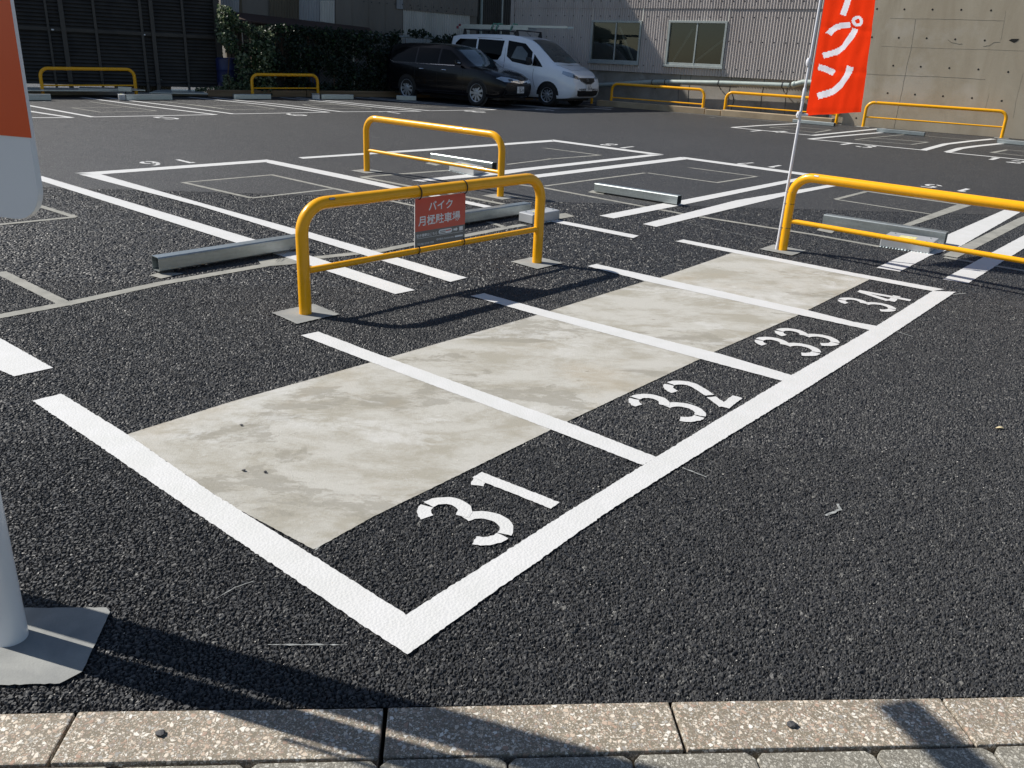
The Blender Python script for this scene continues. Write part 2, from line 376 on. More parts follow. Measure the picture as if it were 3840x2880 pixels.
def worley(X, Y, c, seed):                                   # rounded stones packed in the plane: height 0..1, id value 0..1
    ix, iy = np.floor(X/c).astype(np.int64), np.floor(Y/c).astype(np.int64)
    def h(i, j, k):
        n = (i*73856093) ^ (j*19349663) ^ (k*83492791+seed*7919); n = (n ^ (n >> 13))*1274126177 & 0x7fffffff; n = (n ^ (n >> 15))*2246822519 & 0x7fffffff
        return (n % 100003)/100003.
    f1 = np.full(X.shape, 9.); f2 = np.full(X.shape, 9.); idv = np.zeros(X.shape); tx = np.zeros(X.shape); ty = np.zeros(X.shape); rs = np.zeros(X.shape)
    for a in (-1, 0, 1):
        for b_ in (-1, 0, 1):
            i, j = ix+a, iy+b_
            px, py = (i+h(i, j, 1))*c, (j+h(i, j, 2))*c; th = h(i, j, 3)*math.pi; el = 1+.7*h(i, j, 4)
            dx, dy = X-px, Y-py; u = (dx*np.cos(th)+dy*np.sin(th))/el; v = (-dx*np.sin(th)+dy*np.cos(th))*el**.5
            d = (np.abs(u)**2.6+np.abs(v)**2.6)**(1/2.6)/c*(1.15-.3*h(i, j, 5))
            m1 = d < f1; f2 = np.where(m1, f1, np.minimum(f2, d)); f1 = np.where(m1, d, f1); idv = np.where(m1, h(i, j, 6), idv); tx = np.where(m1, (h(i, j, 7)-.5)*dx/c, tx); ty = np.where(m1, (h(i, j, 8)-.5)*dy/c, ty); rs = np.where(m1, h(i, j, 9), rs)
    return f1, f2, idv, tx+ty, rs
def near_asphalt(NX0, NX1, o0, o1, st):
    na, no = int((NX1-NX0)/st)+1, max(2, int(abs(o1-o0)/st)+1)
    A_ = np.linspace(NX0, NX1, na); O_ = np.linspace(o0, o1, no); GA, GO = np.meshgrid(A_, O_)
    X = KL.x+kd.x*GA+kn.x*GO; Y = KL.y+kd.y*GA+kn.y*GO
    wx = .0018*np.sin(X*310+Y*170)+.0012*np.sin(Y*520-X*240); wy = .0018*np.sin(Y*290-X*190)+.0012*np.sin(X*480+Y*90)
    f1, f2, idv, tilt, rs = worley(X+wx, Y+wy, .0135, 1); g1 = worley(X, Y, .0052, 5)[0] if st < .005 else 0.
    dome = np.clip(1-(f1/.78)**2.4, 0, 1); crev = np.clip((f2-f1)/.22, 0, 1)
    H = (dome*.0042+tilt*.0075+(rs-.5)*.0040)*(.25+.75*crev)-.0065*(1-crev)+(1-g1)*.0009
    H = np.clip(H, -.012, .0045)-.0038
    Z = AL*(Y-5)+BE*X+H
    co = np.stack([X, Y, Z], -1).reshape(-1, 3).astype(np.float32)
    me = bpy.data.meshes.new('asphalt'); nv = na*no; nf = (na-1)*(no-1)
    me.vertices.add(nv); me.vertices.foreach_set('co', co.ravel())
    I = np.arange(nv).reshape(no, na); F = np.stack([I[:-1, :-1], I[1:, :-1], I[1:, 1:], I[:-1, 1:]], -1).reshape(-1, 4)
    me.loops.add(nf*4); me.loops.foreach_set('vertex_index', F.ravel().astype(np.int32)); me.polygons.add(nf)
    me.polygons.foreach_set('loop_start', (np.arange(nf)*4).astype(np.int32)); me.polygons.foreach_set('loop_total', np.full(nf, 4, np.int32))
    me.update(calc_edges=True)
    at = me.attributes.new('stone', 'FLOAT', 'POINT'); at.data.foreach_set('value', (idv*(crev > .05)).ravel().astype(np.float32))
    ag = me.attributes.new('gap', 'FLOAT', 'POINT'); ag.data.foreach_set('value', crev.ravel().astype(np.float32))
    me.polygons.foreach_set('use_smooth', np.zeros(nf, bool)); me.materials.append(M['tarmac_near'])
    o = bpy.data.objects.new('asphalt', me); COL.objects.link(o); o['kind'] = 'structure'
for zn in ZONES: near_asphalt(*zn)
b = MB(); b.sheet([gk(-150, 60, -.12), gk(150, 60, -.12), gk(150, -250, -.12), gk(-150, -250, -.12)]); b.build('ground', M['soil'], kind='structure')

def edge_poly(pts, amp, step):
    out = []
    n = len(pts)
    for i in range(n):
        a, c = pts[i], pts[(i+1) % n]; L = (c-a).length; k = max(1, int(L/step)); t = (c-a).normalized(); nn = Vector((-t.y, t.x, 0))
        for j in range(k):
            p = a+(c-a)*(j/k)
            if amp and (j or True):
                s = noise.noise(Vector((p.x*70, p.y*70, 3.1)))*amp*1.2+noise.noise(Vector((p.x*23, p.y*23, 9.1)))*amp*.2
                p = p+nn*s
            out.append(p)
    return out
def ground_patch(b, pts, dz, mi=0, amp=None):
    P = [g(*p) if not isinstance(p, Vector) else p for p in pts]
    d = min(p.y for p in P)
    if amp is None: amp = .0045 if d < 12 else .002
    if d < 12: P = edge_poly(P, amp, .012 if d < 5 else .02)
    elif d < 18: P = edge_poly(P, amp, .05)
    P = [gp2(p.x, p.y, dz) for p in P]
    b.sheet(P, mi)
def strip(b, pts, wd, dz, mi=0):
    P = [g(*p) if not isinstance(p, Vector) else p for p in pts]
    L, R = [], []
    for i, p in enumerate(P):
        a = P[max(i-1, 0)]; c = P[min(i+1, len(P)-1)]; t = c-a; t.z = 0; t.normalize(); nn = Vector((-t.y, t.x, 0))
        if 0 < i < len(P)-1:
            t1 = (P[i]-P[i-1]); t1.z = 0; t1.normalize(); k = 1/max(.35, abs(nn.dot(Vector((-t1.y, t1.x, 0)))))
        else: k = 1
        L.append(p+nn*wd/2*k); R.append(p-nn*wd/2*k)
    ground_patch(b, L+R[::-1], dz, mi)
def lines(name, polys=(), strips=()):
    b = MB()
    for i, p in enumerate(polys): ground_patch(b, p, .0030+.0012*(i % 2)+.0005*(i//2 % 3))
    for i, (p, wd) in enumerate(strips): strip(b, p, wd, .0030+.0012*(i % 2)+.0005*(i//2 % 3))
    return b.build(name, M['paint'], kind='structure')
# concrete pad under the four motorcycle bays
pad = [(477, 1630), (868, 1507), (1367, 1366), (1472, 1338), (2000, 1186), (2058, 1168), (2420, 1055), (2478, 1041), (2745, 949), (2990, 987), (3261, 1048.5), (3034, 1161), (2992, 1183), (2680, 1319.5), (2622, 1348.5), (2130, 1580), (2051, 1620), (1603, 1840), (1400, 1938), (1200, 2050), (1175, 2061), (850, 1888)]
b = MB(); ground_patch(b, pad, .0017, amp=.003); b.build('concrete_pad', M['pad'], kind='structure')
# motorcycle bay lines
lines('bay_line', [
    [(122, 1505), (231, 1478), (477, 1630), (796, 1851), (1197, 2100), (1500, 2292), (1545, 2325), (1470, 2420), (1412, 2383), (1085, 2160), (723, 1918), (362, 1667)],
    [(1412, 2383), (1526, 2307), (1863, 2093), (2123, 1926), (2402, 1753), (2690, 1576), (2957, 1416), (3285, 1225), (3497, 1093), (3584, 1096), (3290, 1291), (2992, 1479), (2702, 1656), (2485, 1791), (2275, 1925), (1900, 2190), (1528, 2458)]])
lines('bay_line', [[(1128, 1259), (1194, 1245), (1400, 1323), (2123, 1583.6), (2463, 1717), (2409, 1746), (2065, 1612), (1400, 1363)]])
lines('bay_line', [[(1765, 1111), (1815, 1101), (2058, 1168), (2695, 1327), (2973, 1410), (2941, 1432), (2630, 1348.5), (2029, 1186)]])
lines('bay_line', [[(2203, 999), (2236, 991), (2472, 1043), (3031, 1165), (3200, 1208), (3295, 1225), (3270, 1241), (2993, 1181), (2423, 1056)]])
lines('bay_line', [[(2534, 906), (2562, 899), (3200, 1024), (3540, 1086), (3497, 1093), (3200, 1037), (2743, 948)]])
# car bays in the foreground row
lines('bay_line', [[(0, 1269), (199, 1381), (54, 1413), (0, 1390), (-260, 1290), (-150, 1180)]])
lines('bay_line', [
    [(279, 650), (1002, 599), (1020, 602.5), (1005, 608), (372, 655)],
    [(296, 655), (374, 653.5), (746, 760), (1110, 861), (1157, 871), (1751, 1043), (1689, 1059), (1157, 894), (1110, 886), (760, 777)],
    [(1000, 600.5), (1020, 602), (1298, 658), (1485, 699), (1749, 754), (1841, 774), (2060, 820), (2396, 885), (2374, 894), (2035, 826), (1800, 776), (1442, 704), (1000, 611)]])
lines('bay_line', [[(60, 640), (160, 662), (955, 899), (1163, 960), (1556, 1089), (1483, 1104), (1076, 967), (884, 911), (163, 682), (40, 650)]])
lines('bay_line', [
    [(1118, 590.6), (1600, 559), (2069, 525), (2076, 531.5), (1600, 566), (1136, 596)],
    [(2071, 524), (2490, 580), (2440, 579.5), (2076, 531.5)],
    [(2434, 580), (2491, 581), (2000, 638), (1895, 654), (1586, 682), (1545, 677), (1895, 639), (2000, 627.5)]])
lines('bay_line', [
    [(2553, 589.5), (2575, 593), (2575, 598), (2000, 669), (1962, 674), (1965, 662), (2000, 657)],
    [(2560, 589), (3052, 654.6), (3120, 664), (3090, 667), (3031, 661), (2575, 598)],
    [(2993, 668), (3082, 662), (2966, 684.5), (2529, 775.6), (2301, 820), (2247, 810), (2472, 766), (2561.6, 750.7)]])
lines('bay_line', [[(3205, 677), (3290, 683), (3137, 698), (2941, 736), (2461, 851.6), (2410, 841), (2760, 752), (3112, 692.6)]])
lines('bay_line', [
    [(3783, 780), (3840, 770), (4000, 752), (3900, 790), (3837, 790), (3600, 925), (3489, 959), (3374, 1019.6), (3287, 1005), (3393, 954.5), (3510, 900)]])
lines('bay_line', [[(3860, 872), (3990, 860), (3840, 932), (3629, 1064), (3535, 1048.5), (3700, 958)]])
# right hand row
lines('bay_line', [], [([(2745, 478.5), (2850, 471), (2994, 463.5)], .11), ([(2745, 478.5), (3050, 508.5)], .10), ([(3046, 508.5), (3180, 495), (3320, 481)], .12)])
lines('bay_line', [], [([(3034, 522), (3170, 509), (3345, 494)], .11), ([(3034, 522), (3250, 543), (3477, 565)], .10), ([(3464, 563), (3500, 553), (3545, 541), (3640, 529.5), (3726, 521.5)], .13)])
lines('bay_line', [], [([(3552, 571), (3600, 557), (3660, 548.5), (3765, 537.5)], .13), ([(3547, 571.5), (3840, 600), (4000, 616)], .10)])
# back row
lines('bay_line', [], [([(60, 408), (120, 419), (272, 442)], .10), ([(60, 443), (125, 442), (272, 442)], .09)])
lines('bay_line', [], [([(60, 388), (118, 398), (350, 439.5)], .10), ([(350, 439.5), (600, 434.5), (812, 430.5)], .09), ([(303, 365), (421, 381), (574, 402), (810, 430.5)], .10)])
lines('bay_line', [], [([(383, 364), (506, 380), (678, 401), (878, 428)], .10), ([(878, 428), (1236, 421.5)], .08), ([(708, 364.5), (840, 378), (1000, 394), (1232, 421.5)], .10)])
lines('bay_line', [], [([(800, 366), (905, 378), (1047, 391.5), (1280, 419.5)], .10), ([(1279, 420), (1579, 418)], .08), ([(1053, 366), (1250, 385), (1400, 401), (1577, 418)], .10)])
lines('bay_line', [], [([(1111, 366), (1400, 394.5), (1614, 416)], .10), ([(1614, 416), (1860, 412.2)], .08), ([(1335, 366), (1400, 371), (1860, 412.5)], .10)])
lines('bay_line', [], [([(1386, 366), (1900, 411)], .10), ([(1900, 411), (2100, 408.3)], .08), ([(1640, 372), (2097, 408.3)], .10)])
lines('bay_line', [], [([(1700, 377), (2124, 407.5)], .10), ([(2124, 407.6), (2301, 404.5)], .08), ([(1930, 378), (2300, 404.5)], .10)])
# grout channels of the lock sensors
def grout(strips):
    b = MB()
    for i, (p, wd) in enumerate(strips): strip(b, p, wd, .0014+.0004*(i % 3))
    b.build('grout_channel', M['grout'], kind='structure')
grout([([(-200, 1225), (0, 1186), (260, 1137.5), (597, 1064), (930, 1006), (1112, 975), (1230, 962), (1423, 941), (1550, 915), (1745, 884), (1889, 856), (1965, 843)], .085), ([(0, 1021), (239, 1137)], .075),
       ([(975, 988), (1060, 982), (1160, 970)], .2), ([(1830, 832), (1893, 852)], .06)])
grout([([(60, 745), (163, 777), (282, 814)], .06), ([(282, 814), (0, 842), (-60, 848)], .06)])
grout([([(944, 743), (689, 684.5), (1020, 656), (1255, 708)], .055), ([(944, 743), (1255, 708), (1552, 772), (1745, 815)], .055)])
grout([([(1880, 637), (1670, 640), (1355, 664)], .07), ([(1355, 664), (1542, 700), (1745, 738), (1888, 766)], .075)])
grout([([(1934, 691), (2042, 705), (2570, 804), (3050, 880), (3297, 925)], .065), ([(3540, 965), (3700, 992), (3900, 1026)], .07)])
grout([([(2041, 698), (2423, 648), (2564, 626), (2835.6, 662), (2689, 685), (2423, 648)], .05)])
grout([([(1900, 617), (2070, 596), (2250, 582), (2026, 553), (1855, 563), (2070, 596)], .05)])
grout([([(3251, 718), (3615, 769), (3369, 856)], .07), ([(3133, 748), (3494, 804)], .05), ([(3133, 748), (3251, 718)], .06)])
grout([([(3900, 800), (3840, 822), (3700, 893), (3562, 962)], .12)])
grout([([(2885, 478), (2955, 474), (3116, 487), (3057, 497), (2885, 478)], .05)])
grout([([(3206, 524), (3419, 542), (3480, 533), (3267, 517)], .05), ([(3206, 524), (3267, 517), (3389, 505)], .05), ([(3468, 510), (3654, 526)], .05)])
grout([([(3850, 586), (3721, 572.5), (3776, 562), (3850, 568)], .06), ([(2509, 419), (2900, 455), (3000, 462)], .05)])
grout([([(586, 416), (378, 421), (269.5, 404), (454, 403)], .05), ([(340, 382), (586, 416)], .05)])
grout([([(800, 396), (926.6, 394), (1031.5, 408.7), (861.5, 411.6), (700, 391)], .05), ([(601, 380), (768, 398), (861, 411.6)], .05)])
grout([([(1136, 392), (1259, 391), (1393, 408), (1208.7, 406), (1136, 392)], .05), ([(1125, 378), (1259, 391)], .05), ([(1470, 398), (1680, 403), (1530, 405)], .05)])
# small footing pads beside the locks, each poured into the asphalt
b = MB()
for q in ([(560, 1034), (600, 1022), (690, 1026), (604, 1046)], [(2205, 722), (2222, 714), (2275, 722), (2262, 730)], [(3062, 864), (3075, 856), (3130, 868), (3118, 876)],
          [(2095, 803), (2120, 800), (2155, 812), (2098, 822)], [(1595, 613), (1610, 609), (1650, 618), (1635, 622)]):
    ground_patch(b, q, .0031)
b.build('anchor_pad', M['grout'], kind='structure')
# chalk survey marks
b = MB()
for q, wd in (([(3140, 1890), (3152, 1912), (3094, 1934)], .010), ([(1005, 2418), (1300, 2419)], .0035), ([(810, 2245), (880, 2205), (950, 2180)], .0035), ([(2560, 1755), (2650, 1790)], .006),
              ([(3360, 1243), (3420, 1262)], .008), ([(3575, 1105), (3620, 1100)], .01), ([(1180, 2065), (1245, 2015)], .005), ([(2570, 1505), (2610, 1520)], .006),
              ([(1395, 514), (1425, 516)], .02), ([(2470, 815), (2900, 905)], .006), ([(2660, 440), (2680, 441)], .06)):
    strip(b, q, wd, .0015)
b.build('chalk_mark', plain('chalk', (.24, .25, .245), .9, var=.5, vs=90), kind='structure')

# ------------------------------------------------------------------ numbers painted on the ground
def arc(cx, cy, rx, ry, a0, a1, n=14):
    return [(cx+rx*math.cos(math.radians(a0+(a1-a0)*i/n)), cy+ry*math.sin(math.radians(a0+(a1-a0)*i/n))) for i in range(n+1)]
T_ = .105
DIG = {
 '1': [([(.02, .86), (.20, .95)], T_), ([(.20, 1.0), (.20, 0)], T_*1.15)],
 '2': [(arc(.25, .74, .20, .21, 170, 95), T_), (arc(.25, .74, .20, .21, 82, -30)+[(.26, .36)], T_), ([(.22, .32), (.03, .06)], T_), ([(0, .05), (.46, .05)], T_)],
 '3': [(arc(.22, .755, .20, .20, 165, 101), T_), (arc(.22, .755, .20, .20, 92, -80), T_), (arc(.21, .285, .235, .24, 82, -78), T_), (arc(.21, .285, .23, .24, -87, -160), T_)],
 '4': [([(.34, 0), (.34, .97)], T_), ([(.29, .95), (.0, .33)], T_), ([(0, .28), (.30, .28)], T_), ([(.385, .28), (.48, .28)], T_)],
 '5': [([(.44, .95), (.05, .95)], T_), ([(.07, .90), (.055, .56)], T_), (arc(.22, .30, .22, .27, 120, -78), T_), (arc(.22, .30, .22, .26, -95, -165), T_)],
 '6': [(arc(.25, .28, .20, .23, 80, -80), T_), (arc(.25, .28, .20, .23, -95, -170)+[(.05, .5), (.12, .72)], T_), ([(.13, .75), (.24, .90), (.40, .96)], T_), (arc(.25, .28, .20, .23, 95, 150), T_)],
 '7': [([(0, .95), (.46, .95)], T_), ([(.44, .90), (.32, .55)], T_), ([(.31, .50), (.22, 0)], T_)],
 '8': [(arc(.23, .75, .18, .20, 80, -80), T_), (arc(.23, .75, .18, .20, 100, 260), T_), (arc(.23, .27, .22, .23, 80, -80), T_), (arc(.23, .27, .22, .23, 100, 260), T_)],
 '9': [(arc(.23, .70, .20, .24, 85, 265), T_), (arc(.23, .70, .20, .24, 75, 0)+[(.43, .45), (.33, .2), (.2, .04)], T_), (arc(.23, .70, .20, .24, 285, 330), T_)],
 '0': [(arc(.23, .5, .20, .46, 80, -80), T_), (arc(.23, .5, .20, .46, 100, 260), T_)],
}
def number(digs, up_px, H, W=1.0, bold=1.32):
    b = MB(); a, c = g(*up_px[0]), g(*up_px[1]); up = c-a; up.z = 0; up.normalize(); rt = Vector((up.y, -up.x, 0))
    for ch, px in digs:
        o = g(*px)
        for k, (pts, wd) in enumerate(DIG[ch]):
            P = [o+up*(y-.5)*H+rt*(x-.23)*H*W for x, y in pts]
            L, R = [], []
            for i, p in enumerate(P):
                t = (P[min(i+1, len(P)-1)]-P[max(i-1, 0)]); t.z = 0; t.normalize(); nn = Vector((-t.y, t.x, 0))*wd*H/2*bold
                L.append(p+nn); R.append(p-nn)
            ground_patch(b, L+R[::-1], .0030+.0009*(k % 2))
    return b.build('bay_number', M['paint'], kind='structure')
DV = ((2085, 1890), (1791, 1775))
number([('3', (1745, 1950)), ('1', (1938, 1835))], DV, .37)
number([('3', (2501, 1528)), ('2', (2622, 1476.5))], DV, .37)
number([('3', (2953, 1299)), ('3', (3026, 1264))], DV, .37)
number([('3', (3250, 1142.7)), ('4', (3307, 1113))], DV, .37)
number([('7', (2803, 614)), ('1', (2903, 624))], ((2993, 668), (2247, 810)), .37)
number([('8', (2283, 543)), ('1', (2350, 552.6))], ((2993, 668), (2247, 810)), .37)
number([('5', (3492, 698)), ('1', (3610, 713))], ((3860, 780), (3287, 1005)), .37)
number([('6', (570, 613)), ('1', (688, 606))], ((374, 653), (1110, 870)), .37)
BU = ((810, 430.5), (421, 381))
number([('5', (623, 443))], BU, .55); number([('6', (1106, 431))], BU, .55); number([('7', (1465, 422.5))], BU, .55)
number([('8', (1780, 419))], ((1860, 412.5), (1400, 371)), .55); number([('9', (2044, 413))], ((1860, 412.5), (1400, 371)), .55)
number([('1', (2225, 407)), ('0', (2262, 409))], ((1860, 412.5), (1400, 371)), .5)
RU = ((3046, 508.5), (3320, 481))
number([('1', (2840, 491.4)), ('4', (2922, 494))], RU, .5); number([('1', (3179, 540.6)), ('3', (3250, 549.6))], RU, .5); number([('1', (3732, 596.3)), ('2', (3812, 607.7))], ((3477, 562), (3640, 529.5)), .5)

# ------------------------------------------------------------------ kerb and pavement at the viewer's feet
def seg(px1, px2): return g(*px1), g(*px2)
def along(v): return (v-KL).dot(kd)
b = MB()
kw = (g(1430, 2842)-KL).dot(kn)                              # kerb width
js = [along(g(237, 2770)), along(g(1440, 2752)), along(g(2545, 2736)), along(g(3590, 2700))]
pit = (js[3]-js[0])/3
starts = [js[0]-2*pit, js[0]-pit]+js+[js[3]+pit, js[3]+2*pit]
for i in range(len(starts)-1):
    a0, a1 = starts[i]+.004, starts[i+1]-.005
    if i == 2: a1 = starts[3]-.008
    k = .0015*((i*37) % 5-2)
    ox = .004
    b.hexa([gk(a0, ox, -.12), gk(a1, ox, -.12), gk(a1, kw, -.12), gk(a0, kw, -.12)], [gk(a0, ox, .004+k), gk(a1, ox, .004-k), gk(a1, kw, .004-k), gk(a0, kw, .004+k)])
b.build('kerb', M['terrazzo'], kind='structure', bevel=.004)
b = MB()
pw = .205
for r in range(4):
    off = kw+.008+r*(pw+.004)
    for i in range(-8, 26):
        a0 = js[0]+.155+i*(.305)+(r % 2)*.15
        a1 = a0+.300; c = .018
        z = .001+.0012*(((i*7+r*3) % 5)-2)
        low = [gk(a0+c, off), gk(a1-c, off), gk(a1, off+c), gk(a1, off+pw-c), gk(a1-c, off+pw), gk(a0+c, off+pw), gk(a0, off+pw-c), gk(a0, off+c)]
        b.prism([gp2(p.x, p.y, -.1) for p in low], (0, 0, .1+z))
b.build('pavement', M['paver'], kind='structure', bevel=.004)

# ------------------------------------------------------------------ U barriers
def barrier(L, R, zc, zr, label, flip=1, r=.038, bend=.17, sticker=True, footL=True, footR=True, hide=False):
    L = Vector(L); R = Vector(R); base = L
    t = thing('barrier', base, label, 'barrier', 'yellow tubular barriers of the car park')
    d = R-L; W = Vector((d.x, d.y, 0)).length; d2 = Vector((d.x, d.y, 0)).normalized(); zL, zR = L.z, R.z
    up = Vector((0, 0, 1))
    A, B = Vector((L.x, L.y, zL)), Vector((R.x, R.y, zR)); TA = A+up*zc; TB = B+up*zc; s = (TB-TA).normalized()
    pts = [A-up*.02, A+up*(zc-bend)]
    for k in range(1, 9):
        th = math.pi/2*k/9; pts.append(A+up*(zc-bend+bend*math.sin(th))+s*bend*(1-math.cos(th)))
    pts.append(TA+s*bend); pts.append((TA+TB)/2); pts.append(TB-s*bend)
    for k in range(8, 0, -1):
        th = math.pi/2*k/9; pts.append(B+up*(zc-bend+bend*math.sin(th))-s*bend*(1-math.cos(th)))
    pts += [B+up*(zc-bend), B-up*.02]
    b = MB(); b.tube(pts, r, 24); b.build('frame', M['yellow'], t, smooth=True)
    b = MB(); b.tube([A+up*zr+s*(r*.6), B+up*zr-s*(r*.6)], .0205 if zc > .6 else .0175, 16)
    for P, sg in ((A, 1), (B, -1)):
        b.lathe([(.019, r*.8), (.0225, r*.9), (.021, r*1.15), (.0185, r*1.3)], P+up*zr, s*sg, 16)
    b.build('rail', M['yellow'], t, smooth=True)
    nn = Vector((d2.y, -d2.x, 0))
    if nn.dot(-L) < 0: nn = -nn
    for P, ok in ((A, footL), (B, footR)):
        if not ok: continue
        b = MB(); q = [P+d2*i*.15+nn*j*.14 for i, j in ((-1, -1), (1, -1), (1, 1), (-1, 1))]
        ground_patch(b, q, .0055, amp=.006); b.build('footing', M['footing'], t)
    if sticker:
        c = TA+s*(bend+.03)+nn*(r*.80)+up*(r*.62); tn = (nn*.80+up*.62).normalized(); bt = s.cross(tn).normalized()
        for rr, mt, nm, e in ((1, 'print_dark', 'maker_sticker', .0006),):
            b = MB()
            pl = [c+tn*e+s*(.022*math.copysign(1, math.cos(a))*.62+.0085*math.cos(a))+bt*.0085*math.sin(a) for a in [2*math.pi*k/24 for k in range(24)]]
            b.sheet(pl, 0)
            pl2 = [c+tn*(e+.0006)+s*(.022*math.copysign(1, math.cos(a))*.62+.006*math.cos(a))+bt*.0055*math.sin(a) for a in [2*math.pi*k/24 for k in range(24)]]
            b.sheet(pl2, 1); b.build(nm, [M[mt], M['boxgrey']], t)
    return t, A, B, s, nn
B1 = barrier(g(1146, 1178), g(2013.5, 986), .660, .268, 'yellow barrier carrying the small red and grey notice board')
B2 = barrier(g(1376, 643), g(1876, 738), .650, .262, 'yellow barrier standing behind the one with the notice board')
_a = g(2934.6, 939); _b = g(3840, 979, .262); _d = (_b-_a); _d.z = 0; _d.normalize(); _e = _a+_d*2.12
B3 = barrier(_a, gp2(_e.x, _e.y), .640, .262, 'yellow barrier with the flag pole tied to its left post')
B4 = barrier(g(3235.6, 476), g(3755, 518), .572, .235, 'yellow barrier directly in front of the bare concrete wall', r=.036)
B5 = barrier(g(2715, 431), g(3134, 466), .572, .235, 'yellow barrier partly hidden by the red flag', sticker=False, r=.036)
B6 = barrier(g(2290, 398), g(2633, 426), .60, .235, 'yellow barrier under the two windows, just right of the white van', sticker=False, r=.036)
B7 = barrier(gp2(.35, 26.6), g(2218, 390), .58, .24, 'yellow barrier almost entirely hidden behind the white van', sticker=False, r=.036)
B8 = barrier(g(1507, 357), gp2(-1.7, 27.0), .58, .24, 'yellow barrier hidden behind the black estate car except one post', sticker=False, r=.036)
B9 = barrier(g(948, 366), g(1193, 364.5), .55, .225, 'yellow barrier in front of the ivy hedge', sticker=False, r=.037)
B10 = barrier(g(163, 362), g(512, 360), .60, .24, 'yellow barrier in front of the dark louvred screen', sticker=False, r=.037)

# ------------------------------------------------------------------ text helper
def text_obj(name, body, O, X, Y, N, size, mat, parent, align='LEFT', sx=1., bold=0., valign='TOP_BASELINE', thick=.0004):
    cu = bpy.data.curves.new(name, 'FONT'); cu.body = body; cu.size = 1; cu.align_x = align; cu.align_y = 'BOTTOM_BASELINE'; cu.offset = bold; cu.resolution_u = 3
    ob = bpy.data.objects.new(name, cu); COL.objects.link(ob); bpy.context.view_layer.update()
    me = bpy.data.meshes.new_from_object(ob); COL.objects.unlink(ob); bpy.data.objects.remove(ob)
    off = parent_loc(parent)
    O = Vector(O); X = Vector(X).normalized(); Y = Vector(Y).normalized(); N = Vector(N).normalized()
    for v in me.vertices:
        v.co = O+X*v.co.x*size*sx+Y*v.co.y*size+N*thick-off
    me.materials.clear(); me.materials.append(mat)
    o = bpy.data.objects.new(name, me); COL.objects.link(o); o.parent = parent
    return o

# ------------------------------------------------------------------ notice board on the near barrier
_, A, B, s, nn = B1
pl = Plane((A.x, A.y), (B.x, B.y), .012)
TL, TR, BR, BL = pl.at(1554, 731), pl.at(1745, 709), pl.at(1743, 903), pl.at(1556, 935)
u0, u1 = pl.u(TL), pl.u(TR); fl = 1 if u1 > u0 else -1
gb = gz(TL.x, TL.y); ztop, zbot = .618+gb, .292+gb
slope = (B.z-A.z)/(B-A).length
def bp(fu, fv, off=0.):          # board coords 0..1
    u = u0+(u1-u0)*fu; z = zbot+(ztop-zbot)*fv+slope*abs(u1-u0)*fu
    return pl.uz(u, z, off)
nb = thing('notice_board', bp(.5, 0), 'small red and grey notice board with white Japanese writing tied to a yellow barrier', 'notice board')
N3 = Vector((pl.n[0], pl.n[1], 0)); X3 = (bp(1, 0)-bp(0, 0)).normalized(); Y3 = Vector((0, 0, 1))
b = MB(); b.hexa([bp(0, 0, 0), bp(1, 0, 0), bp(1, 0, .004), bp(0, 0, .004)], [bp(0, 1, 0), bp(1, 1, 0), bp(1, 1, .004), bp(0, 1, .004)]); b.build('panel', M['print_white'], nb)
b = MB(); b.sheet([bp(.006, .33, .0046), bp(.999, .33, .0046), bp(.999, .998, .0046), bp(.006, .998, .0046)]); b.build('red_field', M['board_red'], nb)
b = MB(); b.sheet([bp(.006, .003, .0046), bp(.999, .003, .0046), bp(.999, .33, .0046), bp(.006, .33, .0046)]); b.build('grey_field', M['board_grey'], nb)
BW = abs(u1-u0); BH = ztop-zbot
N3c = N3
def btxt(body, fu, fv, hgt, width=None, mat='print_white', bold=.01, nm='lettering'):
    o = text_obj(nm, body, bp(fu, fv, .0053), X3, Y3, N3, hgt*BH, M[mat], nb, 'LEFT', 1., bold, thick=0)
    if width:                                                     # fit to width
        P = [v.co.dot(X3) for v in o.data.vertices]; w0 = max(P)-min(P); x0 = min(P); k = width*BW/w0
        st = (bp(fu, 0)-parent_loc(nb)).dot(X3)
        for v in o.data.vertices: v.co += X3*((v.co.dot(X3)-x0)*k+st-v.co.dot(X3))
    return o
btxt('バイク', .27, .735, .205, .475, bold=.018)
btxt('月極駐車場', .07, .455, .215, .83, bold=.018)
btxt('空き情報はこちら', .035, .215, .07, .40, bold=.015)
btxt('TEL050-2018-1938', .045, .045, .058, .32, bold=.002)
btxt('物件番号:PK000041846', .42, .085, .05, .35, bold=.002)
b = MB()
def rrect(x0, x1, y0, y1, r, off=.0053):
    out = []
    for cx, cy, a in ((x1-r, y1-r*BW/BH, 0), (x0+r, y1-r*BW/BH, 90), (x0+r, y0+r*BW/BH, 180), (x1-r, y0+r*BW/BH, 270)):
        for k in range(7):
            th = math.radians(a+k*15); out.append(bp(cx+r*math.cos(th), cy+r*BW/BH*math.sin(th), off))
    return out
b.sheet(rrect(.46, .735, .205, .30, .035)); b.build('white_bubble', M['print_white'], nb)
b = MB(); b.sheet([bp(x, y, .0053) for x, y in ((.76, .235), (.81, .235), (.81, .21), (.85, .255), (.81, .30), (.81, .275), (.76, .275))]); b.build('arrow', M['print_white'], nb)
b = MB(); b.sheet([bp(x, y, .0053) for x, y in ((.88, .215), (.955, .215), (.955, .3), (.88, .3))]); b.sheet([bp(x, y, .0053) for x, y in ((.04, .182), (.96, .182), (.96, .188), (.04, .188))])
b.sheet([bp(x, y, .0053) for x, y in ((.79, .085), (.955, .085), (.955, .12), (.79, .12))]); b.build('printed_box', M['print_white'], nb)
b = MB()
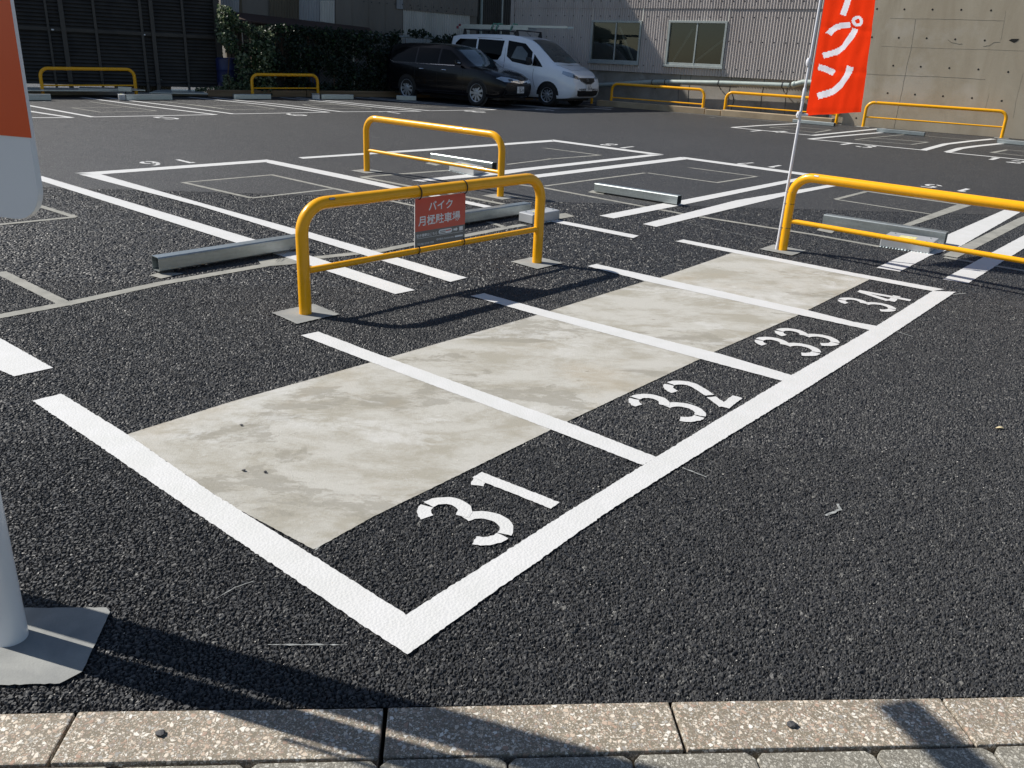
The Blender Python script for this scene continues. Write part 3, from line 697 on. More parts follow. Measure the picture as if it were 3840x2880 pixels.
for x0, x1, y in ((.485, .6, .262), (.485, .6, .229)): b.sheet([bp(p, q, .0058) for p, q in ((x0, y-.008), (x1, y-.008), (x1, y+.008), (x0, y+.008))])
b.build('small_print', M['board_grey'], nb)
b = MB(); b.sheet([bp(p, q, .0058) for p, q in ((.605, .252), (.71, .252), (.71, .275), (.605, .275))]); b.build('small_print', M['print_red'], nb)
def ring_tie(c, axis, rad, tr, parent, name='cable_tie', tail=None):
    tr *= 1.5
    a = Vector(axis).normalized(); e1 = a.cross(Vector((0, 0, 1)))
    if e1.length < .1: e1 = a.cross(Vector((1, 0, 0)))
    e1.normalize(); e2 = a.cross(e1)
    pts = [Vector(c)+(e1*math.cos(2*math.pi*k/20)+e2*math.sin(2*math.pi*k/20))*rad for k in range(21)]
    b = MB(); b.tube(pts, tr, 6)
    if tail: b.tube([pts[tail[0]], pts[tail[0]]+Vector(tail[1])], tr*.9, 6); b.box(pts[tail[0]], (.009, .009, .007))
    b.build(name, M['tie'], parent)
for fu in (.055, .955):
    p = bp(fu, 1); q = A+s*((p-A).dot(s)); q = Vector((q.x, q.y, A.z+.66+slope*(q-A).length)); ring_tie(q-Vector((0, 0, .006)), s, .046, .0028, nb, tail=(5, (0, 0, -.0)))
    q2 = Vector((q.x, q.y, q.z-.66+.268)); ring_tie(q2+Vector((0, 0, .010)), s, .030, .0025, nb, tail=(15, (-.01, -.01, -.015)))

# ------------------------------------------------------------------ flag
base = g(2912, 937); Y0 = base.y
def atY(px, py, Y):
    a = ray(px, py); q = a*(Y/a[1]); return Vector((q[0], q[1], CAM_H+q[2]))
ptop = atY(3077, 0, Y0); pd = (ptop-base).normalized()
fg = thing('advertising_flag', base, 'tall red banner flag with white katakana on a white pole tied to a barrier', 'flag')
b = MB(); b.tube([base, base+pd*1.32], .0118, 16); b.tube([base+pd*1.30, base+pd*2.55], .0095, 16); b.lathe([(.0125, 0), (.0135, .01), (.0135, .05), (.0125, .06)], base, pd, 16)
b.lathe([(.012, 1.24), (.0145, 1.25), (.0145, 1.33), (.011, 1.34)], base, pd, 16); b.build('pole', M['pole_white'], fg, smooth=True)
fang = math.radians(36)
fo = atY(3000, 434, Y0); fpl = Plane((fo.x+.03, fo.y), (fo.x+.03+math.cos(fang), fo.y+math.sin(fang)))
def fold(u, z):
    zz = z-base.z
    return .008*math.sin(u*15+zz*2.2)+.002*math.sin(u*41-zz*3.)+.012*noise.noise(Vector((u*5, zz*3.1, 2)))+.003*noise.noise(Vector((u*15, zz*9, 5)))+.004*(1-abs(((zz*3.05) % 1)-.5)*8 if abs(((zz*3.05) % 1)-.5) < .125 else 0)
LB = [(3281, -1400, 3390), (3226.5, 420, 3027)]
def edge_px(py):           # left/right edge of the cloth in the photo at a row
    t = (py-0)/(427.); xl = 3092+(3021-3092)*t; xr = 3283+(3226.5-3283)*t
    return xl, xr
rows, cols = 330, 84; vs = []; PX = []
for j in range(rows+1):
    py = 427-(j/rows)*1180
    xl, xr = edge_px(py)
    for i in range(cols+1):
        px = xl+(xr-xl)*i/cols; y2 = py+7-14*i/cols
        p = fpl.at(px, y2); u = fpl.u(p); PX.append((px, y2))
        vs.append(p+Vector((fpl.n[0], fpl.n[1], 0))*(fold(u, p.z)*min(1, .25+i/15)))
STR = [(arc(600, 152, 28, 28, 0, 360, 24), 21), ([(395, 245), (412, 218), (440, 196), (480, 183), (552, 174)], 40), ([(582, 205), (570, 240), (540, 285), (500, 335), (440, 372), (358, 398)], 41),
       ([(326, 478), (372, 492), (424, 522)], 43), ([(560, 476), (535, 540), (490, 600), (420, 652), (322, 688)], 46), ([(640, -420), (560, -80), (528, 30), (498, 108)], 44)]
def printed(px, py):
    x, y = (px-2900)*1.904, py*1.904
    for pts_, wd in STR:
        n_ = len(pts_)-1
        for k in range(n_):
            (x0, y0), (x1, y1) = pts_[k], pts_[k+1]; dx, dy = x1-x0, y1-y0; L2 = dx*dx+dy*dy; t = ((x-x0)*dx+(y-y0)*dy)/L2
            if (t < 0 and k == 0) or (t > 1 and k == n_-1): continue
            t = min(1, max(0, t)); 
            if math.hypot(x-x0-dx*t, y-y0-dy*t) < wd/2: return True
    return False
b = MB(); fa, fb_ = [], []
for j in range(rows):
    for i in range(cols):
        k = j*(cols+1)+i; a, c = PX[k], PX[k+cols+2]; q = (k, k+1, k+cols+2, k+cols+1)
        (fb_ if printed((a[0]+c[0])/2, (a[1]+c[1])/2) else fa).append(q)
b.add(vs, fa, 0); b.add([], [[v-len(vs) for v in f] for f in fb_], 1)
o = b.build('cloth', [M['flag'], M['flag_print']], fg, smooth=True)
b = MB()
c1 = atY(2996, 430, Y0); b.tube([c1+Vector((-.02, 0, 0)), c1+Vector((.075, .01, 0))], .011, 10); b.lathe([(.016, -.025), (.018, -.02), (.018, .02), (.016, .025)], c1, pd, 14)
b.build('clip', M['pole_white'], fg, smooth=True)
b = MB(); c2 = atY(3032, 232, Y0); b.lathe([(.014, -.03), (.020, -.01), (.020, .01), (.012, .03)], c2, pd, 14); b.box(c2+Vector((.02, 0, -.01)), (.03, .012, .02)); b.build('clip', M['pole_white'], fg, smooth=True)
pA = B3[1]
for z in (.505, .405, .20):
    pp = base+pd*z; qq = Vector((pA.x, pA.y, pp.z)); dv = (qq-pp); dv.normalize(); pr = Vector((-dv.y, dv.x, 0))
    ring = [pp-dv*.0135+pr*0, pp+pr*.0135, qq+pr*.0395, qq+pr*.028+dv*.028, qq+dv*.0395, qq-pr*.028+dv*.028, qq-pr*.0395, pp-pr*.0135, pp-dv*.0135]
    b = MB(); b.tube(ring, .0024, 6); b.build('cable_tie', M['tie'], fg)

# ------------------------------------------------------------------ lock beams and control boxes
def beam(pL, pR, w_, h_, gap, label, back=1):
    L = Vector(pL); R = Vector(pR); t = thing('lock_beam', L, label, 'wheel lock beam', 'galvanised wheel lock beams of the parking bays')
    d = (R-L).normalized(); nn = Vector((-d.y, d.x, 0)).normalized()
    if nn.y < 0: nn = -nn
    up = Vector((0, 0, 1)); th = .004; L = L+up*gap; R = R+up*gap
    prof_o = [(0, 0), (w_, 0), (w_, h_), (0, h_)]; c = .008
    prof_o = [(c, 0), (w_-c, 0), (w_, c), (w_, h_-c), (w_-c, h_), (c, h_), (0, h_-c), (0, c)]
    prof_i = [(c+th*.4, th), (w_-c-th*.4, th), (w_-th, c+th*.4), (w_-th, h_-c-th*.4), (w_-c-th*.4, h_-th), (c+th*.4, h_-th), (th, h_-c-th*.4), (th, c+th*.4)]
    n = 8; vs = [P+nn*x+up*z for P in (L, R) for pr in (prof_o, prof_i) for x, z in pr]
    fs = []
    for k in range(n):
        k2 = (k+1) % n
        fs += [(k, k2, 2*n+k2, 2*n+k), (n+k, 3*n+k, 3*n+k2, n+k2), (k, n+k, n+k2, k2), (2*n+k, 2*n+k2, 3*n+k2, 3*n+k)]
    b = MB(); b.add(vs, fs); b.build('beam', M['galv'], t)
    LL = (R-L).length
    for f in (.04, .93):
        p = L+d*LL*f; b = MB(); b.hexa([p+nn*.01-up*gap, p+nn*.01+d*.06-up*gap, p+nn*(w_-.01)+d*.06-up*gap, p+nn*(w_-.01)-up*gap], [p+nn*.01-up*.0015, p+nn*.01+d*.06-up*.0015, p+nn*(w_-.01)+d*.06-up*.0015, p+nn*(w_-.01)-up*.0015])
        b.build('foot', M['dark_steel'], t)
    return t
def ctrl_box(pa, pb, pc, h_, label, lbl=1):       # pa->pb near long side, pc far corner of the short side
    a, c_, d_ = Vector(pa), Vector(pb), Vector(pc); up = Vector((0, 0, 1)); e = c_-a; f = d_-c_
    t = thing('control_box', a, label, 'control box', 'grey control boxes of the wheel locks')
    low = [a, c_, c_+f, a+f]; cen = (low[0]+low[2])/2; top = [p+up*h_ for p in low]
    b = MB(); b.hexa([p+up*.004 for p in low], top); b.build('housing', M['boxgrey'], t, bevel=.008)
    eu, fu = e.normalized(), f.normalized()
    for i, j in ((.14, .25), (.86, .25), (.14, .78), (.86, .78)):
        p = a+e*i+f*j+up*h_; b = MB(); b.lathe([(.0001, .008), (.007, .008), (.007, 0)], p, up, 6); b.build('bolt', M['galv'], t)
    p0 = a+e*.28+f*.35+up*(h_+.0008)
    b = MB(); b.sheet([p0, p0+e*.34, p0+e*.34+f*.32, p0+f*.32]); b.build('sticker', M['sticker'], t)
    b = MB()
    n = 16
    for k in range(n):
        q = a+e*((k+.5)/n)+Vector((0, 0, .004)); r_ = .008+.006*noise.noise(q*40)
        q = q-f.normalized()*.006
        b.lathe([(.0001, r_*.7), (r_*.8, r_*.45), (r_*1.1, 0)], q-up*.002, up, 8)
    if lbl: b.build('sealant_bead', M['foam'], t)
    return t
M['sticker'] = plain('warning_sticker', (.62, .60, .30), .5, var=.35, vs=40)
beam(g(600, 1030), g(1136, 940), .105, .10, .018, 'galvanised box beam lying left of the barrier with the notice board')
beam(g(1700, 853), g(1990, 806), .105, .10, .018, 'galvanised box beam partly behind the notice board')
beam(g(2227, 722), g(2537, 772), .100, .095, .012, 'galvanised box beam standing alone in bay 17')
beam(g(1614, 607), g(1844, 644), .105, .105, .012, 'galvanised box beam behind the rear centre barrier')
beam(g(3081, 850), g(3537, 922), .105, .11, .012, 'galvanised box beam behind the barrier holding the flag')
beam(g(2971, 460), g(3125, 475), .11, .08, .006, 'galvanised box beam directly under the red flag')
beam(g(3286, 496), g(3464, 512), .11, .085, .006, 'galvanised box beam at the foot of the concrete wall, left of the wall barrier right post')
beam(g(3737, 537), g(3960, 560), .11, .085, .006, 'galvanised box beam cut by the right edge of the photo')
beam(g(20, 378), g(193, 378.5), .11, .13, .006, 'galvanised box beam beside the big orange and white sign')
beam(g(475, 377), g(647, 376), .11, .12, .006, 'galvanised box beam in front of the dark louvred screen')
beam(g(878, 373.5), g(1017, 373.5), .11, .12, .006, 'galvanised box beam at the left post of the hedge barrier')
beam(g(1206, 373.6), g(1326, 374.2), .11, .12, .006, 'galvanised box beam at the right post of the hedge barrier')
beam(g(1487, 376), g(1560, 379), .11, .12, .006, 'galvanised box beam beside the rear wheel of the black estate car')
ctrl_box(g(1997, 844), g(2098, 824), g(2045.6, 812), .095, 'silver grey control box seen past the right post of the notice board barrier')
ctrl_box(g(3296.6, 925), g(3484.6, 953), g(3515, 928), .085, 'silver grey control box behind the barrier holding the flag')
ctrl_box(g(1684, 640), g(1776, 661), g(1813, 650), .09, 'silver grey control box behind the rear centre barrier')
ctrl_box(g(1172, 373.8), g(1200, 373.8), g(1196, 367), .115, 'small grey control box near the right post of the hedge barrier', 0)
ctrl_box(g(447, 377), g(472, 377), g(466, 369), .12, 'small grey control box in front of the louvred screen', 0)
b = MB(); P = [(1035, 985), (1048, 973), (1062, 968), (1052, 978), (1043, 982), (1060, 970), (1085, 955), (1112, 938), (1118, 946)]
b.tube([g(*p)+Vector((0, 0, .01+.05*(i/8)**2)) for i, p in enumerate(P)], .0014, 6); tag(b.build('wire', M['stone'], loc=g(1035, 985)), 'thin loose wire curling beside the near galvanised beam', 'wire')

# ------------------------------------------------------------------ big sign at the left edge
pb = g(45, 2396)
sg = thing('sign', pb, 'tall orange and white sign on a thick white post at the left edge', 'sign')
b = MB(); b.lathe([(.042, 0), (.042, .02), (.039, 3.1), (.0001, 3.1)], pb, (0, 0, 1), 40); b.build('post', M['white_alu'], sg, smooth=True)
pb2 = pb+Vector((.957, -.291, 0))*-.48+Vector((.291, .957, 0))*.115; pb2.z = gz(pb2.x, pb2.y)
b = MB(); b.lathe([(.06, 0), (.06, 3.1), (.0001, 3.1)], pb2, (0, 0, 1), 40); b.build('post', M['white_alu'], sg, smooth=True)
spl = Plane((pb.x-.291*.05, pb.y-.957*.05), (pb.x-.291*.05+.957, pb.y-.957*.05-.291))
spf = spl.shifted(.0155); eR = spl.at(158, 680); zb_ = spf.at(60, 823).z
uR = spl.u(eR); uL = uR-.80; zt_ = 2.75; rr = .07
def srect(u0, u1, z0, z1, r, off, corners=(1, 1, 1, 1)):
    out = []
    for (cu_, cz, a), c in zip(((u1-r, z1-r, 0), (u0+r, z1-r, 90), (u0+r, z0+r, 180), (u1-r, z0+r, 270)), corners):
        for k in range(9):
            th = math.radians(a+k*90/8)
            out.append(spl.uz(cu_+r*math.cos(th), cz+r*math.sin(th), off))
    return out
nS = Vector((spl.n[0], spl.n[1], 0))
b = MB(); b.prism(srect(uL, uR, zb_, zt_, rr, 0), nS*.014); b.build('panel', M['sign_white'], sg, bevel=.003)
zo = spf.at(60, 512).z; wo = spf.u(spf.at(118, 512)); b = MB(); b.sheet([spl.uz(uL+.035, zo, .0155), spl.uz(wo, zo, .0155), spl.uz(wo, zt_-.035, .0155), spl.uz(uL+.035, zt_-.035, .0155)]); b.build('orange_field', M['sign_orange'], sg)
b = MB(); ground_patch(b, [(-250, 2300), (0, 2285), (400, 2284), (413, 2300), (310, 2525), (225, 2569), (0, 2575), (-300, 2580)], .006, amp=.003)
b.build('base_pad', M['footing'], sg)
A3, P3 = Vector((.957, -.291, 0)), Vector((.291, .957, 0)); zr3 = 2.40  # invented arm out of view, added only to throw a shadow near the kerb
b = MB(); lo4 = [pb+A3*a_+P3*p_+Vector((0, 0, zr3)) for a_, p_ in ((-.16, .58), (-.07, .64), (.36, .12), (.25, .06))]; b.hexa(lo4, [p_+Vector((0, 0, .03)) for p_ in lo4])
b.tube([pb+Vector((0, 0, zr3+.05)), pb+A3*.3+P3*.1+Vector((0, 0, zr3+.01))], .01, 8); b.build('added_shadow_arm', M['sign_white'], sg)

# ------------------------------------------------------------------ walls and buildings at the back
def corr(name, c00, c10, c11, c01, pitch, amp, N, mat, parent=None, flat=.0):
    b = MB(); c00, c10, c11, c01 = map(Vector, (c00, c10, c11, c01)); L = max((c10-c00).length, (c11-c01).length); n = max(4, int(L/pitch*8)); vs = []
    N = Vector(N).normalized()
    for i in range(n+1):
        f = i/n; w_ = math.sin(2*math.pi*f*L/pitch); off = N*amp*math.copysign(abs(w_)**.8, w_)
        vs += [c00+(c10-c00)*f+off, c01+(c11-c01)*f+off]
    b.add(vs, [(2*i, 2*i+2, 2*i+3, 2*i+1) for i in range(n)])
    return b.build(name, mat, parent, smooth=False)
PA = Plane((2.6, 25.85), (7.74, 22.12)); NA = Vector((PA.n[0], PA.n[1], 0))
PAf = PA.shifted(.07)
uL_, uR_ = PA.u(PA.at(1922, 60)), PA.u(PA.at(3118, 300))
ba = thing('corrugated_building', PA.uz((uL_+uR_)/2, .3), 'mauve grey corrugated building with two sliding windows behind the barriers', 'building')
zbot_, zseam, ztopA = 1.33, 2.985, 3.75
sg_ = 1 if uR_ > uL_ else -1
b = MB(); b.hexa([PA.uz(uL_, -.2, -.3), PA.uz(uR_, -.2, -.3), PA.uz(uR_, -.2, 0), PA.uz(uL_, -.2, 0)], [PA.uz(uL_, zbot_+.1, -.3), PA.uz(uR_, zbot_+.1, -.3), PA.uz(uR_, zbot_+.1, 0), PA.uz(uL_, zbot_+.1, 0)]); b.build('foundation', M['found'], ba)
for px in (2552, 2590, 2743, 2868, 2960):
    p = PA.at(px, 300); u = PA.u(p); b = MB(); b.tube([PA.uz(u, 1.32, .002), PA.uz(u-.03, .9, .002), PA.uz(u+.02, .45, .002)], .006, 5); b.build('crack', M['dark_steel'], ba)
b = MB(); b.tube([PA.uz(PA.u(PA.at(2745, 340)), .95, .003), PA.uz(PA.u(PA.at(2752, 380)), .75, .003), PA.uz(PA.u(PA.at(2742, 405)), .5, .003)], .010, 5); b.build('crack', M['dark_steel'], ba)

# windows
wins = [((2220, 77), (2411, 77), (2394, 246), (2213, 236)), ((2511, 78), (2733, 78), (2708, 258), (2494, 251))]
WU = []
for q in wins:
    ps = [PAf.at(*p) for p in q]; WU.append(((PA.u(ps[0])+PA.u(ps[3]))/2, (PA.u(ps[1])+PA.u(ps[2]))/2, (ps[2].z+ps[3].z)/2, (ps[0].z+ps[1].z)/2))
def cpan(u0, u1, z0, z1, off=0.): corr('corrugated_panel', PAf.uz(u0, z0, off), PAf.uz(u1, z0, off), PAf.uz(u1, z1, off), PAf.uz(u0, z1, off), .0765, .019, NA, M['corr_a'], ba)
us = sorted([uL_, uR_]); wu = sorted([(min(a, c), max(a, c), z0, z1) for a, c, z0, z1 in WU])
cuts = [us[0], wu[0][0], wu[0][1], wu[1][0], wu[1][1], us[1]]
for i in range(5):
    if i in (1, 3):
        z0, z1 = wu[i//2][2], wu[i//2][3]; cpan(cuts[i], cuts[i+1], zbot_, z0); cpan(cuts[i], cuts[i+1], z1, zseam+.03)
    else: cpan(cuts[i], cuts[i+1], zbot_, zseam+.03)
cpan(us[0], us[1], zseam, ztopA, .022)
b = MB(); nb_ = int((us[1]-us[0])/.306)
for zz in (3.17, 2.78, 2.2, 1.52):
    for i in range(nb_):
        u = us[0]+.15+i*.306
        if any(w_[0]-.04 < u < w_[1]+.04 and w_[2]-.06 < zz < w_[3]+.03 for w_ in wu): continue
        p = PAf.uz(u, zz, .012 if zz < 3 else .036); b.lathe([(.0001, .014), (.014, .012), (.018, 0)], p, NA, 7)
o = b.build('fixing_screws', M['dark_steel'], ba); o['kind'] = 'stuff'
b = MB(); b.hexa([PA.uz(us[0], .2, .02), PA.uz(us[0]+.13, .2, .02), PA.uz(us[0]+.13, .2, .10), PA.uz(us[0], .2, .10)], [PA.uz(us[0], 3.8, .02), PA.uz(us[0]+.13, 3.8, .02), PA.uz(us[0]+.13, 3.8, .10), PA.uz(us[0], 3.8, .10)]); b.build('corner_trim', M['corr_a'], ba)
for a, c, z0, z1 in wu:
    t = MB(); f = .055; dpt = (.03, .115)
    def bar(u0, u1, za, zc, d=dpt): t.hexa([PA.uz(u0, za, d[0]), PA.uz(u1, za, d[0]), PA.uz(u1, za, d[1]), PA.uz(u0, za, d[1])], [PA.uz(u0, zc, d[0]), PA.uz(u1, zc, d[0]), PA.uz(u1, zc, d[1]), PA.uz(u0, zc, d[1])])
    bar(a, c, z1-f, z1); bar(a-.02, c+.02, z0, z0+f, (.03, .15)); bar(a, a+f, z0+f+.001, z1-f-.001); bar(c-f, c, z0+f+.001, z1-f-.001)
    mid = (a+c)/2; bar(mid-.02, mid+.02, z0+f+.001, z1-f-.001, (.05, .10)); bar(a+f+.001, mid-.021, z0+f+.001, z0+f+.06, (.05, .09)); bar(mid+.021, c-f-.001, z0+f+.001, z0+f+.06, (.055, .095))
    win = t.build('window', M['alu'], ba, bevel=.003)
    for k, (x0, x1, dd) in enumerate(((a+f, mid-.02, .068), (mid+.02, c-f, .075))):
        t = MB(); t.sheet([PA.uz(x0, z0+f+.06, dd), PA.uz(x1, z0+f+.06, dd), PA.uz(x1, z1-f, dd), PA.uz(x0, z1-f, dd)]); pn = t.build('pane', M['pane'], win)
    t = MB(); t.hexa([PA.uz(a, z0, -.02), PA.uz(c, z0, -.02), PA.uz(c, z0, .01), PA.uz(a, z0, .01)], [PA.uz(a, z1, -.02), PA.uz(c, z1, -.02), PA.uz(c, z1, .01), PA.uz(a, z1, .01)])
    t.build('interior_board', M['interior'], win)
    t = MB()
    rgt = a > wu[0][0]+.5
    segs = [((.12, .12), (.42, .85)), ((.50, .12), (.95, .62))] if rgt else [((.55, .85), (.86, .12))]  # diagonal reflections in the glass, modelled as pale bars behind the panes
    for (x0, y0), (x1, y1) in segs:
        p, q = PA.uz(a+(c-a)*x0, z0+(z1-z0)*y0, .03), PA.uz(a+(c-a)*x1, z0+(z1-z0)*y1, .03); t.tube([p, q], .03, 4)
    t.build('reflected_bar', M['reflected_bar'], win)
# pipe
PP = PA.shifted(.2)
pp = thing('drain_pipe', PP.at(2700, 310), 'long grey green pipe running along the foundation wall', 'pipe')
pts = [PP.at(x, y) for x, y in ((2180, 324), (2260, 319), (2350, 313), (2440, 308), (2480, 307), (2696, 311), (2960, 320.5))]
b = MB(); b.tube(pts, .062, 16); b.tube([PP.at(2985, 316), PP.at(3010, 309), PP.at(3110, 312)], .07, 16); b.build('pipe', M['pipe'], pp, smooth=True)
for px, py in ((2448, 308), (2496, 307.5), (2696, 311), (2935, 319.5)):
    b = MB(); c = PP.at(px, py); b.lathe([(.072, -.012), (.072, .012)], c, Vector((PA.d[0], PA.d[1], 0)), 16); b.tube([c-Vector((0, 0, .06)), c-Vector((0, 0, .17))-NA*.19], .012, 6); b.build('bracket', M['dark_steel'], pp)
b = MB(); c = PP.at(2978, 317); b.lathe([(.0001, -.07), (.06, -.06), (.082, -.02), (.082, .02), (.06, .06), (.0001, .07)], c, Vector((PA.d[0], PA.d[1], 0)), 16); b.build('joint', M['pipe'], pp, smooth=True)
# kerb at the wall foot
def low_curb(name, pts, h_, wd, mat, label, cat, lift=0):
    b = MB()
    for i in range(len(pts)-1):
        a, c = Vector(pts[i]), Vector(pts[i+1]); d = c-a; d.z = 0; d.normalize(); n2 = Vector((-d.y, d.x, 0))
        if n2.y < 0: n2 = -n2
        a2, c2 = a+n2*wd, c+n2*wd; g0 = -.05
        b.hexa([a+Vector((0, 0, g0)), c+Vector((0, 0, g0)), c2+Vector((0, 0, g0)), a2+Vector((0, 0, g0))], [p+Vector((0, 0, h_)) for p in (a, c, c2, a2)])
    return tag(b.build(name, mat, loc=pts[0], bevel=.012), label, cat)
low_curb('low_kerb', [g(2236, 396), g(2640, 428)], .15, .28, M['kerbc'], 'low tan kerb below the windows, right of the white van', 'kerb')
low_curb('low_kerb', [g(2642, 429), g(2700, 433.5)], .13, .28, M['kerbc'], 'short tan kerb block between the two barriers by the pipe', 'kerb')
low_curb('low_kerb', [g(2702, 434), g(3118, 469)], .15, .28, M['kerbc'], 'low tan kerb running behind the flag', 'kerb')
# right hand bare concrete wall
w1 = Vector((7.72, 21.98, .36)); w2 = Vector((10.83, 20.15, .33))
PB = Plane((w1.x, w1.y), (w2.x, w2.y)); NB = Vector((PB.n[0], PB.n[1], 0))
ua, ub = PB.u(PB.at(3118, 440)), PB.u(PB.at(3840, 300)); sgn = 1 if ub > ua else -1
cw = thing('concrete_wall', PB.uz(ua, .3), 'tall bare stained concrete wall with rows of tie holes on the right', 'wall')
e0, e1 = ua, ub+sgn*8
M['crackm'] = plain('crack_shade', (.16, .145, .115), .9)
M['tie_hole'] = plain('tie_hole', (.015, .014, .012), .9)
b = MB(); b.hexa([PB.uz(e0, -.3, -.4), PB.uz(e1, -.3, -.4), PB.uz(e1, -.3, 0), PB.uz(e0, -.3, 0)], [PB.uz(e0, 5.5, -.4), PB.uz(e1, 5.5, -.4), PB.uz(e1, 5.5, 0), PB.uz(e0, 5.5, 0)]); b.build('wall', M['wallc'], cw)
def zq(x, y): return (3100+x/1.716, y/1.716)
b = MB()
for x, y in ((324, 57), (500, 60), (681, 61), (866, 63), (1058, 67), (291, 239), (464, 243), (643, 246), (827, 253), (1017, 260), (428, 422), (605, 429), (789, 438), (976, 447), (1168, 463), (392, 599), (568, 608), (748, 619), (935, 631), (1126, 649), (190, 760)):
    p = PB.at(*zq(x, y)); b.lathe([(.0001, .0025), (.020, .0025), (.022, .0005)], p, NB, 12)
b.build('tie_holes', M['tie_hole'], cw)
b = MB()
def crack(pts, r=.004):
    Q = []
    for i in range(len(pts)-1):
        for k in range(7):
            f = k/7; Q.append((pts[i][0]+(pts[i+1][0]-pts[i][0])*f+random.uniform(-1.2, 1.2), pts[i][1]+(pts[i+1][1]-pts[i][1])*f+random.uniform(-1.2, 1.2)))
    Q.append(pts[-1]); b.tube([PB.at(*zq(*q)) for q in Q], r*.7, 5)
crack([(410, 118), (530, 120), (800, 124), (1000, 130), (1140, 134)], .0035); crack([(350, 296), (500, 304), (720, 311), (1000, 318), (1270, 328)], .003); crack([(255, 476), (470, 486), (720, 494), (1020, 511)], .004)
crack([(572, 125), (545, 300), (512, 440), (485, 580), (450, 740), (430, 830)], .004); crack([(1152, 70), (1135, 180), (1120, 260)], .0025); crack([(1265, 470), (1220, 640), (1200, 760)], .0025); crack([(1045, 600), (1015, 720)], .0025)
crack([(780, 255), (800, 272), (845, 282), (872, 282)], .006); crack([(1008, 298), (1045, 292), (1078, 272), (1115, 272)], .005)
b.build('crack', M['crackm'], cw)
b = MB(); b.sheet([PB.at(*zq(x, y))+NB*.003 for x, y in ((1172, 260), (1190, 250), (1240, 250), (1225, 266), (1205, 276), (1190, 268))]); b.build('spall', M['tie_hole'], cw)

# tall corrugated building behind the hedge
PK = Plane((-9.5, 22.5), (-1.2, 28.5)); NK = Vector((PK.n[0], PK.n[1], 0))
k0 = 0. ; sK = 1 if PK.u((-1.2, 28.5)) > 0 else -1
def K(u, z, off=0.): return PK.uz(u*sK, z, off)
bk = thing('old_corrugated_building', K(5, .3), 'old building clad in patched grey and brown corrugated sheets behind the hedge', 'building')
b = MB()
for ua_, uc_, za_, zc_ in ((-.9, .45, -.2, 3.2), (.451, 1.95, 3.08, 3.2), (1.951, 2.44, -.2, 3.2)):
    b.hexa([K(ua_, za_, -.15), K(uc_, za_, -.15), K(uc_, za_, -.03), K(ua_, za_, -.03)], [K(ua_, zc_, -.15), K(uc_, zc_, -.15), K(uc_, zc_, -.03), K(ua_, zc_, -.03)])
b.build('low_wing', M['corr_brown'], bk)
b = MB(); b.hexa([K(2.45, -.2, -4), K(11.6, -.2, -4), K(11.6, -.2, -.9), K(2.45, -.2, -.9)], [K(2.45, 8.85, -4), K(11.6, 8.85, -4), K(11.6, 8.85, -.9), K(2.45, 8.85, -.9)])
b.hexa([K(2.45, -.2, -.899), K(9.75, -.2, -.899), K(9.75, -.2, -.03), K(2.45, -.2, -.03)], [K(2.45, 8.85, -.899), K(9.75, 8.85, -.899), K(9.75, 8.85, -.03), K(2.45, 8.85, -.03)])
b.build('main_block', M['sheet_grey'], bk)
def kpatch(q, pitch, amp, mat, off):
    P_ = PK.shifted(off); ps = [P_.at(*p) for p in q]; corr('cladding_panel', ps[0], ps[1], ps[2], ps[3], pitch, amp, NK, M[mat], bk)
for ua_, uc_, za_ in ((-.9, .45, .2), (.45, 1.95, 3.08), (1.95, 2.44, .2)): corr('cladding_panel', K(ua_, za_), K(uc_, za_), K(uc_, 3.2), K(ua_, 3.2), .0765, .009, NK, M['corr_brown'], bk)
kpatch([(1010, 300), (1122, 300), (1122, -200), (1010, -200)], .0765, .009, 'corr_brown', .012)
kpatch([(828, 45), (896, 55), (897, -40), (826, -40)], .0765, .009, 'corr_grey', .03)
kpatch([(1122, 76), (1256, 90), (1256, -200), (1122, -200)], .0765, .010, 'corr_grey', .03)
kpatch([(1201, 80), (1254, 88), (1254, 2), (1201, 2)], .0765, .012, 'corr_pale', .045)
for i, (x0, x1) in enumerate(((1258, 1320), (1321, 1382), (1383, 1444), (1445, 1510))):
    kpatch([(x0, 200), (x1, 200), (x1, -200), (x0, -200)], .5, .004, 'sheet_grey', .015+.006*(i % 2))
kpatch([(1512, 190), (1762, 215), (1762, 56), (1512, 34)], .0765, .013, 'corr_pale', .02)
kpatch([(1512, 36), (1790, 62), (1800, -200), (1512, -200)], .0765, .004, 'sheet_grey', .05)
kpatch([(1487, 32), (1512, 35), (1512, -200), (1487, -200)], .0765, .011, 'corr_grey', .06)
b = MB()
for i, px in enumerate(range(1365, 1790, 29)): p = PK.shifted(.07).at(px, 6+(px-1360)*.075); b.lathe([(.0001, .015), (.018, .0)], p, NK, 7)
for px in (1431, 1544, 1575, 1605, 1640, 1675, 1708, 1740): p = PK.shifted(.07).at(px, 28+(px-1512)*.09 if px > 1500 else 120); b.lathe([(.0001, .015), (.018, .0)], p, NK, 7)
o = b.build('fixing_screws', M['dark_steel'], bk); o['kind'] = 'stuff'
corr('recess_cladding', K(9.76, .2, -.86), K(11.6, .2, -.86), K(11.6, 8.8, -.86), K(9.76, 8.8, -.86), .0765, .010, NK, M['dark_cladding'] if 'dark_cladding' in M else M['mildew'], bk)
b = MB(); PR = PK.shifted(-.7); p = PR.at(1804, 60); b.tube([Vector((p.x, p.y, .2)), Vector((p.x, p.y, 5))], .05, 8); b.build('steel_column', M['pipe'], bk)
b = MB(); p = PR.at(1880, 60); b.tube([Vector((p.x, p.y, .2)), Vector((p.x, p.y, 2.45)), Vector((p.x+.02, p.y, 2.6)), Vector((p.x+.01, p.y, 5))], .034, 12); b.build('downpipe', M['alu'], bk, smooth=True)

